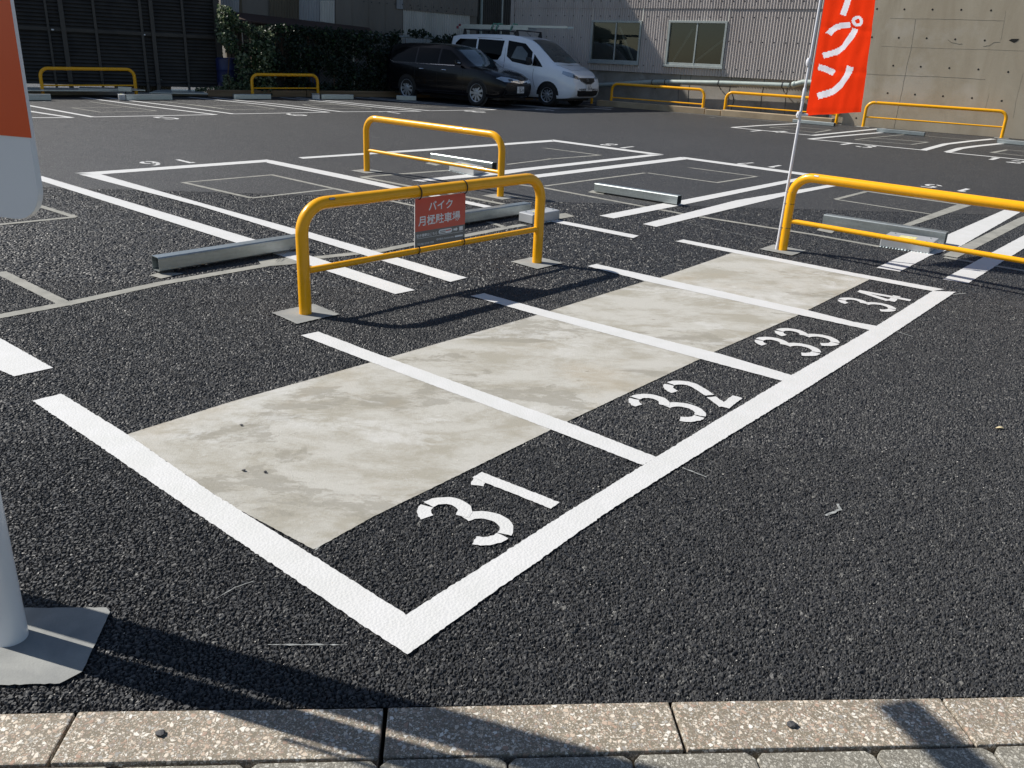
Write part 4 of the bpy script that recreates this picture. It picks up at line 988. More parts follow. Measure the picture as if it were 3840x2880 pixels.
# fence, shed roof, timber edging
PF = Plane((-8.1, 22.4), (-2.8, 26.0)); NF = Vector((PF.n[0], PF.n[1], 0)); sF = 1 if PF.u((-2.8, 26.)) > 0 else -1
sh = thing('shed', PF.at(1100, 330), 'low shed with rusty brown lean to roof above the hedge', 'shed')
PF2 = PF.shifted(-.25)
r0, r1, r2, r3 = PK.shifted(.05).at(868, 48), PK.shifted(.05).at(1386, 108), PK.shifted(.05).at(1446, 131), None
l0, l1 = PF2.at(880, 78), PF2.at(1400, 131)
b = MB(); up_ = Vector((0, 0, .03))
b.hexa([l0, l1, r1+Vector((0, 0, 0)), r0], [l0+up_, l1+up_, r1+up_, r0+up_]); b.build('roof', M['rust_roof'], sh)
for p in (l0+(l1-l0)*.1, l0+(l1-l0)*.5, l0+(l1-l0)*.95): b = MB(); b.tube([Vector((p.x, p.y, .3)), p], .035, 6); b.build('post', M['bark'], sh)
fe = thing('mesh_fence', PF.at(1324, 340), 'thin mesh fence with a pale top rail overgrown by ivy', 'fence')
b = MB(); b.tube([PF.at(1330, 127), PF.at(1523, 138), PF.at(1800, 156)], .022, 8); b.build('top_rail', M['alu'], fe)
for px, yt in ((905, 95), (1123, 108), (1324, 127), (1507, 137), (1700, 148)):
    p = PF.at(px, yt); b = MB(); b.tube([Vector((p.x, p.y, gz(p.x, p.y))), p], .02, 8); b.build('post', M['corr_pale'], fe)
b = MB(); p0 = PF.u(PF.at(1200, 300)); p1 = PF.u(PF.at(1760, 300)); st = .09; n = int(abs(p1-p0)/st); hh = 1.55
for i in range(n):
    for sgm in (1, -1):
        ux = p0+(p1-p0)*i/n
        for k in range(int(hh/st)):
            za = .45+k*st; xo = ((k % 2) if sgm > 0 else 1-(k % 2))*st; xn = st-xo
            q0, q1 = PF.uz(ux+xo, za), PF.uz(ux+xn, za+st); w3 = Vector((.0025, .001, 0)); b.add([q0-w3, q0+w3, q1+w3, q1-w3], [(0, 1, 2, 3)])
b.build('wire_mesh', M['corr_grey'], fe)
# timber edging beam
te = [g(780, 362), g(1150, 363)], [g(1152, 363), g(1509, 364.5)], [g(1511, 364.6), g(2000, 374)]
for i, (q, lb) in enumerate(zip(te, ('weathered timber edging beam at the foot of the hedge, left length', 'weathered timber edging beam at the foot of the hedge, middle length', 'weathered timber edging beam running behind the two parked vehicles'))):
    low_curb('timber_edging', q, .155, .13, M['timber'], lb, 'timber beam')
# drums
def drum(px, py, lab):
    p = PF.shifted(-.5).at(px, py); z0 = gz(p.x, p.y); o = Vector((p.x, p.y, z0)); b = MB()
    b.lathe([(.0001, 0), (.27, 0), (.29, .03), (.29, .28), (.30, .30), (.29, .32), (.29, .58), (.30, .60), (.29, .62), (.29, .86), (.26, .89), (.0001, .89)], o, (0, 0, 1), 28)
    tag(b.build('drum', M['blue_drum'], loc=o, smooth=True), lab, 'drum', 'blue plastic drums behind the hedge')
drum(858, 300, 'dark blue plastic drum in the gap between louvred screen and hedge'); drum(1160, 300, 'dark blue plastic drum behind the barrier by the hedge')
# ivy
def leaves(name, pts, mats, size, label, cat, loc, stems=()):
    b = MB()
    for (p, s_, mi) in pts:
        n_ = Vector((random.gauss(0, .6)+NF.x*.7, random.gauss(0, .6)+NF.y*.7, random.uniform(-.1, 1.1))).normalized()
        t_ = n_.cross(Vector((random.uniform(-1, 1), random.uniform(-1, 1), random.uniform(-1, 1)))).normalized(); bt = n_.cross(t_)
        L = size*s_; tip = t_*L; w_ = bt*L*.42
        b.add([p, p+tip*.25+w_*.9+n_*L*.06, p+tip*.62+w_*.75, p+tip-n_*L*.10, p+tip*.62-w_*.75, p+tip*.25-w_*.9+n_*L*.06], [(0, 1, 2, 3), (0, 3, 4, 5)], mi)
    t = thing(name, loc, label, cat) 
    b.build('foliage', mats, t)
    sb = MB()
    for a, c in stems:
        q = [a+(c-a)*f+Vector((random.uniform(-.06, .06), random.uniform(-.04, .04), 0)) for f in (0, .25, .5, .75, 1)]; q[0] = a
        sb.tube(q, [.022, .018, .014, .010, .006], 6)
    if stems: sb.build('stem', M['bark'], t)
    return t
def hedge_pts(x0, x1, topf, botf, n, dens, depth, pal, PL):
    out = []; tries = 0
    while len(out) < n and tries < n*14:
        tries += 1
        px = random.uniform(x0, x1); yt, yb = topf(px), botf(px); py = yt+(yb-yt)*random.random()
        q = PL.at(px, py); c = noise.noise(Vector((q.x*1.7+q.y, q.z*1.9, 3)))+.5*noise.noise(Vector((q.x*4.5, q.z*4.5, 8)))
        e = min((px-x0)/60, (x1-px)/60, (py-yt)/22, 1)
        if c+dens < random.uniform(-.25, .25)-(1-max(0, e))*.45: continue
        dd = random.uniform(-.1, depth)*(.6+.8*(c+.3)); q = q+NF*dd
        if q.z < gz(q.x, q.y)+.02: continue
        out.append((q, random.uniform(.6, 1.3), random.choices(range(len(pal)), pal)[0]))
    return out
m3 = [M['leaf1'], M['leaf2'], M['leaf3']]
def lerp(pts):
    def f(x):
        if x <= pts[0][0]: return pts[0][1]
        for (a, ya), (c, yc) in zip(pts, pts[1:]):
            if x <= c: return ya+(yc-ya)*(x-a)/(c-a)
        return pts[-1][1]
    return f
stems = [(PF.uz(PF.u(PF.at(px, 340)), .35, .05), PF.at(px+random.uniform(-20, 20), yt)+NF*.1) for px, yt in ((893, 90), (900, 70), (860, 60), (960, 120), (1010, 120))]
pts = hedge_pts(815, 1020, lerp([(815, 15), (850, 30), (880, 65), (895, 82), (1000, 118), (1020, 130)]), lerp([(815, 150), (850, 190), (878, 200), (890, 345), (1020, 345)]), 4300, .16, .42, (5, 5, 3), PF)
leaves('ivy', pts, m3, .075, 'sunlit ivy spilling over the left end of the fence beside the louvred screen', 'ivy', PF.uz(PF.u(PF.at(930, 340)), .35), stems)
stems = [(PF.uz(PF.u(PF.at(px, 340)), .35, .02), PF.at(px, 120)) for px in (1060, 1180, 1250, 1340, 1440)]
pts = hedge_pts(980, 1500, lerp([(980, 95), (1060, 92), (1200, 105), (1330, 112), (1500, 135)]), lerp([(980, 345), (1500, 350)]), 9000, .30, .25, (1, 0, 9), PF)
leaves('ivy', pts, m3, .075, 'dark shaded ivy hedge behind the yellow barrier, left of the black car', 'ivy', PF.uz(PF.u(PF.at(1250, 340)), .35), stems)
stems = [(PF.uz(PF.u(PF.at(px, 340)), .35, .02), PF.at(px, 130)) for px in (1520, 1600, 1700)]
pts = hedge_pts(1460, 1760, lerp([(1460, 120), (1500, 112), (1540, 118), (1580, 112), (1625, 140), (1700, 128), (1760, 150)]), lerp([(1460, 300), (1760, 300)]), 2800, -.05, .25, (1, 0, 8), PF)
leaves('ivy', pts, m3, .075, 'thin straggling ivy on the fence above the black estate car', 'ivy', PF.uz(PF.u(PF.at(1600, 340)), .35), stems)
pts = hedge_pts(838, 900, lerp([(838, 285), (850, 272), (870, 300), (900, 325)]), lerp([(838, 345), (900, 345)]), 700, .5, .15, (3, 5, 1), PF)
leaves('shrub', pts, m3, .06, 'small pale bush at the foot of the louvred screen corner', 'shrub', PF.uz(PF.u(PF.at(865, 340)), .35), [(PF.uz(PF.u(PF.at(860, 340)), .35, .02), PF.at(860, 290))])
pts = hedge_pts(735, 850, lerp([(735, 331), (850, 326)]), lerp([(735, 342), (850, 345)]), 420, .5, .05, (3, 5, 1), PF)
leaves('weeds', pts, m3, .04, 'low strip of weeds growing under the louvred screen', 'weeds', PF.uz(PF.u(PF.at(780, 343)), .35))

# louvred screen
PL_ = Plane((-12.4, 20.5), (-8.2, 23.1)); NL = Vector((PL_.n[0], PL_.n[1], 0)); sL = 1 if PL_.u((-8.2, 23.1)) > 0 else -1
lv = thing('louvred_screen', PL_.at(450, 323), 'tall dark louvred screen behind the left barrier', 'screen')
uE = PL_.u(PL_.at(832, 160)); uS = PL_.u(PL_.at(60, 160))-sL*6; ZB, ZT = .50, 3.15
b = MB(); lo_, hi_ = min(uE, uS), max(uE, uS)
z = ZB
while z < ZT-.05:
    b.add([PL_.uz(lo_, z, .035), PL_.uz(hi_, z, .035), PL_.uz(hi_, z+.070, -.012), PL_.uz(lo_, z+.070, -.012)], [(0, 1, 2, 3)])
    b.add([PL_.uz(lo_, z, .035), PL_.uz(hi_, z, .035), PL_.uz(hi_, z-.008, .03), PL_.uz(lo_, z-.008, .03)], [(0, 1, 2, 3)])
    z += .082
b.build('louvre_blades', M['mildew'], lv)
b = MB(); b.hexa([PL_.uz(lo_, ZB-.02, -.12), PL_.uz(hi_, ZB-.02, -.12), PL_.uz(hi_, ZB-.02, -.02), PL_.uz(lo_, ZB-.02, -.02)], [PL_.uz(lo_, ZT, -.12), PL_.uz(hi_, ZT, -.12), PL_.uz(hi_, ZT, -.02), PL_.uz(lo_, ZT, -.02)]); b.build('backing', M['mildew'], lv)
for px, wd, off in ((200, .05, .07), (255, .10, .10), (375, .06, .07), (545, .06, .07), (585, .09, .10), (700, .06, .07), (822, .12, .12)):
    u = PL_.u(PL_.at(px, 240)); b = MB()
    b.hexa([PL_.uz(u-wd/2, .3, .036), PL_.uz(u+wd/2, .3, .036), PL_.uz(u+wd/2, .3, off), PL_.uz(u-wd/2, .3, off)], [PL_.uz(u-wd/2, ZT+.02, .036), PL_.uz(u+wd/2, ZT+.02, .036), PL_.uz(u+wd/2, ZT+.02, off), PL_.uz(u-wd/2, ZT+.02, off)])
    b.build('post', M['louvre_post'], lv)
zr_ = PL_.at(450, 122).z; b = MB(); b.hexa([PL_.uz(lo_, zr_-.04, .036), PL_.uz(hi_, zr_-.04, .036), PL_.uz(hi_, zr_-.04, .055), PL_.uz(lo_, zr_-.04, .055)], [PL_.uz(lo_, zr_+.04, .036), PL_.uz(hi_, zr_+.04, .036), PL_.uz(hi_, zr_+.04, .055), PL_.uz(lo_, zr_+.04, .055)]); b.build('mid_rail', M['mildew'], lv)
b = MB()
for px, py in ((197, 111), (540, 130)):
    p = PL_.shifted(.06).at(px, py); b.box(p, (.06, .02, .03))
b.build('label_plate', M['print_white'], lv)
b = MB(); pts = []
for i in range(60):
    px = 215+i*10.3; sag = 8*math.sin(math.pi*((px-215) % 160)/160); pts.append(PL_.shifted(.12).at(px, 303+sag*.9+ (px-215)*.012))
b.tube(pts, .008, 6); b.build('hanging_cable', M['black'], lv)
low_curb('low_kerb', [g(20, 358), g(470, 356)], .13, .25, M['found'], 'low grey kerb in front of the louvred screen', 'kerb')
low_curb('low_kerb', [g(472, 356), g(778, 361)], .05, .25, M['found'], 'shallow grey kerb between louvred screen and timber edging', 'kerb')
def slab(q, h_, mat, lab, cat, nm, lift):
    ps = [g(*p, lift) for p in q]; b = MB(); b.hexa(ps, [p+Vector((0, 0, h_)) for p in ps]); tag(b.build(nm, mat, loc=ps[0]), lab, cat)
M['sheetmetal'] = plain('pale_sheet_metal', (.55, .57, .53), .35, .3, .5, 0, .2, 1.2)
slab([(60, 341), (470, 343), (450, 336), (60, 329)], .02, M['sheetmetal'], 'long pale metal sheet lying behind the left barrier', 'metal sheet', 'metal_sheet', .14)
slab([(295, 335), (545, 341), (500, 334), (300, 328)], .02, M['sheetmetal'], 'pale metal sheet lying on top of the long sheet at the screen foot', 'metal sheet', 'metal_sheet', .165)
slab([(560, 350), (780, 354), (745, 340), (600, 337)], .02, M['sheetmetal'], 'grey metal sheet lying right of the water standpipe', 'metal sheet', 'metal_sheet', .07)
p = g(470, 343, .16); b = MB(); b.box(p+Vector((0, 0, .05)), (.3, .05, .10)); tag(b.build('board', M['sheetmetal'], loc=p, bevel=.004), 'short pale board standing at the foot of the louvred screen', 'board')
p = g(597, 349); t = thing('standpipe', p, 'small black water standpipe with a pale tap head by the screen', 'standpipe')
b = MB(); b.tube([p, p+Vector((0, 0, .22))], .045, 12); b.build('sleeve', M['black'], t, smooth=True)
b = MB(); b.tube([p+Vector((0, 0, .2)), p+Vector((0, 0, .32))], .028, 12); b.lathe([(.0001, .28), (.05, .29), (.06, .32), (.05, .36), (.0001, .38)], p, (0, 0, 1), 12); b.tube([p+Vector((-.11, 0, .33)), p+Vector((.11, 0, .33))], .026, 10); b.build('tap_head', M['alu'], t, smooth=True)

# ------------------------------------------------------------------ vehicles (local frame: x forward, y left, z up, rear axle at x = 0)
def lb(b, name, mat, parent, smooth=False, bevel=0, label=None):
    o = b.build(name, mat, None, smooth, bevel); o.parent = parent
    if label: o['label'] = label
    return o
class Body:
    def __init__(s, st, sub=5):
        keys = [np.array(k, float) for k in st]; S = []
        for i in range(len(keys)-1):
            p0, p1, p2, p3 = keys[max(i-1, 0)], keys[i], keys[i+1], keys[min(i+2, len(keys)-1)]
            for k in range(sub):
                t = k/sub; q = .5*((2*p1)+(-p0+p2)*t+(2*p0-5*p1+4*p2-p3)*t*t+(-p0+3*p1-3*p2+p3)*t**3); q[0] = p1[0]+(p2[0]-p1[0])*t; S.append(q)
        S.append(keys[-1]); s.v = []; s.f = []; n = None
        for x, zb, zl, zt, w_, wr in S:
            half = [(0, zb), (w_*.8, zb), (w_*.93, zb+.015), (w_*.985, zb+.09), (w_, zb+(zl-zb)*.35), (w_*1.003, zb+(zl-zb)*.62), (w_*.99, zl-.05), (w_*.965, zl)]
            a = np.array([w_*.965, zl]); c = np.array([wr, zt-.03*min(1, (zt-zl)*4)-.01])
            for k in (.25, .5, .75): q = a+(c-a)*k; half.append((q[0]+.018*math.sin(math.pi*k)*min(1, (zt-zl)*3), q[1]))
            half += [(wr, c[1]), (wr*.965, zt-.012), (wr*.88, zt-.001), (wr*.6, zt+.010), (wr*.3, zt+.016), (0, zt+.018)]
            ring = [(-y, z) for y, z in half]+[(y, z) for y, z in half[-2:0:-1]]; n = len(ring)
            s.v += [Vector((x, y, z)) for y, z in ring]
        m_ = len(S)
        s.f = [(i*n+k, i*n+(k+1) % n, (i+1)*n+(k+1) % n, (i+1)*n+k) for i in range(m_-1) for k in range(n)]+[tuple(range(n)), tuple((m_-1)*n+k for k in range(n-1, -1, -1))]
        s.tree = BVHTree.FromPolygons(s.v, s.f)
    def build(s, mat, parent):
        b = MB(); b.add(s.v, s.f); return lb(b, 'body', mat, parent, smooth=True)
    def hit(s, o, d, fb=None):
        h = s.tree.ray_cast(o, d, 20)
        return h
    def patch(s, b, poly, frame='side', off=.004, rings=5, sub=4, mi=0, thick=.0):
        if frame == 'side': o, h, up, d = Vector((0, -3, 0)), Vector((1, 0, 0)), Vector((0, 0, 1)), Vector((0, 1, 0))
        elif frame == 'far': o, h, up, d = Vector((0, 3, 0)), Vector((1, 0, 0)), Vector((0, 0, 1)), Vector((0, -1, 0))
        elif frame == 'front': o, h, up, d = Vector((6, 0, 0)), Vector((0, 1, 0)), Vector((0, 0, 1)), Vector((-1, 0, 0))
        elif frame == 'top': o, h, up, d = Vector((0, 0, 4)), Vector((1, 0, 0)), Vector((0, 1, 0)), Vector((0, 0, -1))
        elif frame == 'corner': d = Vector((-.72, .69, 0)).normalized(); h = Vector((.69, .72, 0)).normalized(); up = Vector((0, 0, 1)); o = -d*6
        P = []
        n = len(poly)
        for i in range(n):
            for k in range(sub):
                a, c = poly[i], poly[(i+1) % n]; P.append((a[0]+(c[0]-a[0])*k/sub, a[1]+(c[1]-a[1])*k/sub))
        cx = sum(p[0] for p in P)/len(P); cy = sum(p[1] for p in P)/len(P); vs = []; last = None
        for r in range(rings):
            f = 1-r/rings
            for p in P:
                a, c = cx+(p[0]-cx)*f, cy+(p[1]-cy)*f
                h_ = s.hit(o+h*a+up*c, d); 
                if h_[0] is None:
                    base = last[0] if last else Vector((0, -.8, 0))
                    q = o+h*a+up*c; q = q+d*((base-q).dot(d)); nn_ = -d
                else: q, nn_ = h_[0], h_[1]; last = h_
                if nn_.dot(d) > 0: nn_ = -nn_
                vs.append(q+nn_*off)
        h_ = s.hit(o+h*cx+up*cy, d); q = h_[0]+(-d*off) if h_[0] is not None else vs[-1]
        vs.append(q); N = len(P)
        fs = [(r*N+k, r*N+(k+1) % N, (r+1)*N+(k+1) % N, (r+1)*N+k) for r in range(rings-1) for k in range(N)]+[((rings-1)*N+k, (rings-1)*N+(k+1) % N, rings*N) for k in range(N)]
        b.add(vs, fs, mi)
    def line(s, b, pts, frame='side', r=.004, off=0.):
        o_, d = (Vector((0, -3, 0)), Vector((0, 1, 0))) if frame == 'side' else ((Vector((6, 0, 0)), Vector((-1, 0, 0))) if frame == 'front' else (Vector((0, 0, 4)), Vector((0, 0, -1))))
        Q = []
        for i in range(len(pts)-1):
            for k in range(6):
                a = pts[i][0]+(pts[i+1][0]-pts[i][0])*k/6; c = pts[i][1]+(pts[i+1][1]-pts[i][1])*k/6
                q = o_+(Vector((a, 0, c)) if frame == 'side' else (Vector((0, a, c)) if frame == 'front' else Vector((a, c, 0))))
                h = s.hit(q, d)
                if h[0] is not None: Q.append(h[0]-d*off)
        if len(Q) > 1: b.tube(Q, r, 5)
def wheel(parent, x, y, R, rr, side, nsp, mat='rim'):
    w_ = bpy.data.objects.new('wheel', None); COL.objects.link(w_); w_.parent = parent; w_.location = (x, y, R)
    s_ = side
    b = MB(); b.lathe([(rr*.95, -.02*s_), (rr*1.02, .0), (R*.93, .006*s_), (R, -.02*s_), (R, -.17*s_), (R*.93, -.19*s_), (rr, -.19*s_)], (0, 0, 0), (0, 1, 0), 40); lb(b, 'tyre', M['tyre'], w_, True)
    b = MB(); b.lathe([(.0001, .004*s_), (rr*.22, .004*s_), (rr*.3, -.006*s_), (rr*.92, -.012*s_), (rr*1.0, .002*s_), (rr*1.03, -.01*s_)], (0, 0, 0), (0, 1, 0), 40)
    for k in range(nsp):
        a = 2*math.pi*k/nsp
        for i, (r0, r1, wa, wb) in enumerate(((.40, .90, .05, .19),)):
            P = []
            for r_, dw in ((r0, -wa), (r1, -wb), (r1*1.01, 0), (r1, wb), (r0, wa), (r0*.94, 0)):
                th = a+dw; P.append(Vector((rr*r_*math.cos(th), (-.0085-.004*r_+.0015)*s_+.002*s_, rr*r_*math.sin(th))))
            b.add(P, [(0, 1, 2, 5), (5, 2, 3, 4)], 1)
    lb(b, 'wheel_cover', [M[mat], M['tyre']], w_)
    return w_
def vtext(name, body, O, X, Y, N, size, mat, parent, sx=1., bold=.01):
    cu = bpy.data.curves.new(name, 'FONT'); cu.body = body; cu.size = 1; cu.offset = bold; cu.align_x = 'CENTER'; cu.resolution_u = 2
    ob = bpy.data.objects.new(name, cu); COL.objects.link(ob); bpy.context.view_layer.update()
    me = bpy.data.meshes.new_from_object(ob); COL.objects.unlink(ob); bpy.data.objects.remove(ob)
    for v in me.vertices: v.co = Vector(O)+Vector(X)*v.co.x*size*sx+Vector(Y)*v.co.y*size+Vector(N)*.004
    me.materials.clear(); me.materials.append(mat); o = bpy.data.objects.new(name, me); COL.objects.link(o); o.parent = parent; return o
def plate(parent, x, y, z, body, small, kana):
    pl_ = MB(); pl_.box((x, y, z), (.012, .33, .165)); p = lb(pl_, 'number_plate', M['print_white'], parent, bevel=.004)
    X, Y, N = (0, 1, 0), (0, 0, 1), (1, 0, 0)
    vtext('lettering', body, (x+.006, y+.03, z-.060), X, Y, N, .115, M['print_dark'], p, .78, .02)
    vtext('lettering', small, (x+.006, y, z+.038), X, Y, N, .042, M['print_dark'], p, 1, .01)
    vtext('lettering', kana, (x+.006, y-.135, z-.035), X, Y, N, .045, M['print_dark'], p, 1, .01)
HEAD = math.radians(-33.5); VSC = .93
def place_vehicle(name, label, cat, fw_contact, wb, wy, vs_=(.93, .93, .93)):
    # root such that the near front wheel stands on fw_contact
    c, s_ = math.cos(HEAD), math.sin(HEAD)
    lx, ly = wb*vs_[0], -wy*vs_[1]
    t = bpy.data.objects.new(name, None); COL.objects.link(t)
    t.location = (fw_contact.x-(c*lx-s_*ly), fw_contact.y-(s_*lx+c*ly), 0); t.location.z = gz(t.location.x+c*wb/2, t.location.y+s_*wb/2); t.scale = vs_
    t.rotation_euler = (0, -AL*s_*0, HEAD); tag(t, label, cat); return t
# --- black estate car
car = place_vehicle('estate_car', 'glossy black estate car parked in the shade beside the white van', 'car', g(1789, 399), 2.60, .80, (.90, .93, .975))
WS = [(-.90, .50, .72, .80, .64, .52), (-.88, .36, .90, 1.10, .77, .60), (-.84, .27, .955, 1.33, .81, .61), (-.70, .22, .97, 1.43, .835, .615), (-.2, .20, .965, 1.475, .845, .62), (.5, .19, .955, 1.482, .848, .62), (1.1, .19, .945, 1.470, .848, .62),
      (1.55, .19, .935, 1.405, .848, .60), (1.9, .19, .93, 1.24, .848, .62), (2.2, .19, .925, 1.065, .845, .66), (2.42, .19, .905, .955, .845, .72), (2.75, .19, .85, .905, .84, .71), (3.1, .20, .77, .83, .81, .66), (3.32, .24, .68, .74, .74, .58), (3.44, .32, .58, .64, .62, .45), (3.49, .40, .50, .55, .45, .3)]
bd = Body(WS); body = bd.build(M['car_black'], car)
b = MB()
bd.patch(b, [(-.70, 1.06), (-.55, 1.0), (.28, .99), (.28, 1.36), (-.3, 1.37), (-.58, 1.27)]); lb(b, 'side_window', M['car_glass'], car, True)
b = MB(); bd.patch(b, [(.34, .99), (1.13, .985), (1.13, 1.36), (.34, 1.37)]); lb(b, 'side_window', M['car_glass'], car, True)
b = MB(); bd.patch(b, [(1.20, .985), (2.02, .99), (1.80, 1.16), (1.48, 1.33), (1.20, 1.355)]); lb(b, 'side_window', M['car_glass'], car, True)
b = MB(); bd.patch(b, [(1.52, -.50), (1.52, .50), (2.10, .60), (2.42, .62), (2.46, 0), (2.42, -.62), (2.10, -.60)], 'top', sub=5); lb(b, 'windscreen', M['car_glass_clear'], car, True)
b = MB()
bd.line(b, [(-.72, 1.02), (-.55, .972), (.3, .962), (2.06, .955)], r=.006); lb(b, 'chrome_strip', M['chrome'], car)
b = MB()
for x in (.31, 1.165, 2.10): bd.line(b, [(x, .28), (x-.02, .6), (x, .94)], r=.004)
bd.line(b, [(.31, .30), (2.1, .30)], r=.004); bd.line(b, [(2.45, -.66), (2.7, -.72), (3.05, -.66), (3.33, -.50)], 'top', .003); lb(b, 'door_gaps', M['black'], car)
for x in (.45, 1.30):
    b = MB(); b.tube([(x, -.855, .83), (x+.04, -.875, .835), (x+.16, -.875, .835), (x+.20, -.855, .83)], .011, 8); lb(b, 'door_handle', M['chrome'], car, True)
b = MB(); b.hexa([(1.93, -.84, .97), (2.06, -.84, .97), (2.04, -1.03, .98), (1.93, -1.03, .98)], [(1.91, -.84, 1.09), (2.01, -.84, 1.08), (2.0, -1.02, 1.10), (1.91, -1.03, 1.11)]); mr = lb(b, 'wing_mirror', M['car_black'], car, True, .03)
b = MB(); b.box((2.045, -.96, 1.03), (.01, .12, .025)); lb(b, 'indicator', M['lamp_glass'], mr)
for x in (0, 2.60):
    b = MB(); bd.patch(b, [(x+.365*math.cos(a), .31+.365*math.sin(a)) for a in [2*math.pi*k/24 for k in range(24)]], 'side', .003, 3, 1); lb(b, 'wheel_arch', M['black'], car)
for x in (0, 2.60):
    wheel(car, x, -.855, .315, .228, -1, 9); wheel(car, x, .855, .315, .228, 1, 9)
b = MB(); bd.patch(b, [(1.82, .74), (1.66, .70), (1.90, .615), (2.38, .60), (2.42, .66), (2.05, .72)], 'corner', .006); hl = lb(b, 'headlight', M['lamp_glass'], car, True)
b = MB(); bd.patch(b, [(2.02, .69), (2.03, .635), (2.16, .632), (2.17, .68)], 'corner', .010); lb(b, 'lens', M['lamp_dark'], hl, True)
b = MB(); bd.patch(b, [(.62, .685), (.66, .60), (.40, .585), (.36, .645)], 'front', .006); lb(b, 'headlight', M['lamp_glass'], car, True)
b = MB(); bd.patch(b, [(-.44, .652), (0, .640), (.44, .652), (.44, .625), (.1, .585), (-.1, .585), (-.44, .625)], 'front', .008); lb(b, 'chrome_grille_bar', M['chrome'], car, True)
b = MB(); bd.patch(b, [(-.60, .56), (.60, .56), (.66, .30), (.5, .245), (-.5, .245), (-.66, .30)], 'front', .007, 6, 6); lower = lb(b, 'lower_grille', M['black'], car, True)
b = MB()
for i in range(-9, 10):
    for j in range(5):
        h = bd.hit(Vector((6, i*.06+(j % 2)*.03, .32+j*.045)), Vector((-1, 0, 0)))
        if h[0] is not None and abs(h[0].y) < .58: b.box(h[0]+Vector((.008, 0, 0)), (.006, .026, .010))
lb(b, 'grille_mesh', M['lamp_dark'], lower)
b = MB(); b.lathe([(.034, .012), (.045, .012), (.045, 0), (.034, 0)], (3.455, 0, .622), (1, .0, .25), 20); b.tube([(3.475, -.03, .63), (3.475, .03, .63)], .007, 6); lb(b, 'emblem', M['chrome'], car)
b = MB(); bd.line(b, [(-.62, .265), (-.4, .25), (.4, .25), (.62, .265)], 'front', .008, .01); lb(b, 'bumper_trim', M['chrome'], car)
plate(car, 3.515, 0, .43, '55-19', '品川 502', 'せ')
b = MB(); b.tube([(.75, -.62, .15), (2.3, -.62, .15)], .05, 6); b.box((1.3, 0, .20), (3.9, 1.3, .08)); lb(b, 'underbody', M['black'], car)
# --- white van
van = place_vehicle('van', 'white delivery van with ladders on its roof parked under the windows', 'van', g(2052, 400), 2.725, .80)
VS = [(-.93, .45, 1.0, 1.25, .70, .60), (-.91, .32, 1.15, 1.66, .80, .65), (-.85, .26, 1.16, 1.79, .83, .68), (-.5, .22, 1.16, 1.845, .845, .69), (.5, .2, 1.15, 1.87, .848, .70), (1.3, .2, 1.13, 1.86, .848, .69), (1.7, .2, 1.12, 1.81, .848, .67), (2.1, .2, 1.10, 1.67, .848, .66),
      (2.5, .2, 1.08, 1.40, .848, .68), (2.85, .2, 1.04, 1.15, .845, .70), (3.06, .2, .98, 1.075, .84, .70), (3.32, .22, .87, .965, .81, .66), (3.47, .26, .76, .84, .76, .60), (3.55, .34, .62, .70, .68, .52), (3.59, .42, .52, .58, .54, .42)]
vb = Body(VS); vb.build(M['car_white'], van)
b = MB(); vb.patch(b, [(-.72, 1.18), (.10, 1.17), (.10, 1.72), (-.55, 1.72), (-.70, 1.60)]); lb(b, 'side_window', M['car_glass'], van, True)
b = MB(); vb.patch(b, [(.16, 1.17), (.92, 1.17), (1.04, 1.30), (1.10, 1.70), (.16, 1.73)]); lb(b, 'side_window', M['car_glass'], van, True)
b = MB(); vb.patch(b, [(1.24, 1.28), (1.45, 1.14), (2.02, 1.06), (2.12, 1.07), (2.10, 1.42), (1.82, 1.64), (1.24, 1.71)]); dw = lb(b, 'door_window', M['car_glass'], van, True)
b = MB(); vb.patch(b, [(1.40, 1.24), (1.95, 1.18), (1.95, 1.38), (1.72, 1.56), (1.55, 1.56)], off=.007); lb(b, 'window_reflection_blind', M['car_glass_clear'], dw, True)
b = MB(); vb.patch(b, [(2.17, 1.06), (2.52, 1.03), (2.42, 1.14), (2.17, 1.37)]); lb(b, 'quarter_window', M['car_glass'], van, True)
b = MB(); vb.patch(b, [(1.93, -.54), (1.88, 0), (1.93, .54), (2.4, .62), (2.80, .66), (2.87, 0), (2.80, -.66), (2.4, -.62)], 'top', sub=5); ws = lb(b, 'windscreen', M['car_glass_clear'], van, True)
b = MB()
vb.line(b, [(1.17, .3), (1.17, 1.75)], r=.005); vb.line(b, [(.13, .3), (.13, 1.10)], r=.004); vb.line(b, [(2.28, .48), (2.20, .75), (2.22, 1.02)], r=.005); vb.line(b, [(1.17, .28), (2.2, .28)], r=.005); vb.line(b, [(-.8, 1.10), (1.1, 1.10)], r=.006)
vb.line(b, [(.12, 1.76), (1.17, 1.76)], r=.005); vb.line(b, [(2.88, -.70), (3.1, -.66), (3.3, -.5), (3.34, 0)], 'top', .004); lb(b, 'door_gaps', M['lamp_dark'], van)
b = MB(); b.tube([(1.30, -.858, .90), (1.34, -.88, .905), (1.46, -.88, .905), (1.50, -.858, .90)], .013, 8); lb(b, 'door_handle', M['car_white'], van, True)
b = MB(); b.hexa([(2.08, -.85, 1.10), (2.2, -.85, 1.10), (2.18, -1.05, 1.10), (2.08, -1.05, 1.10)], [(2.06, -.85, 1.27), (2.16, -.85, 1.26), (2.14, -1.04, 1.28), (2.06, -1.05, 1.29)]); lb(b, 'wing_mirror', M['black'], van, True, .03)
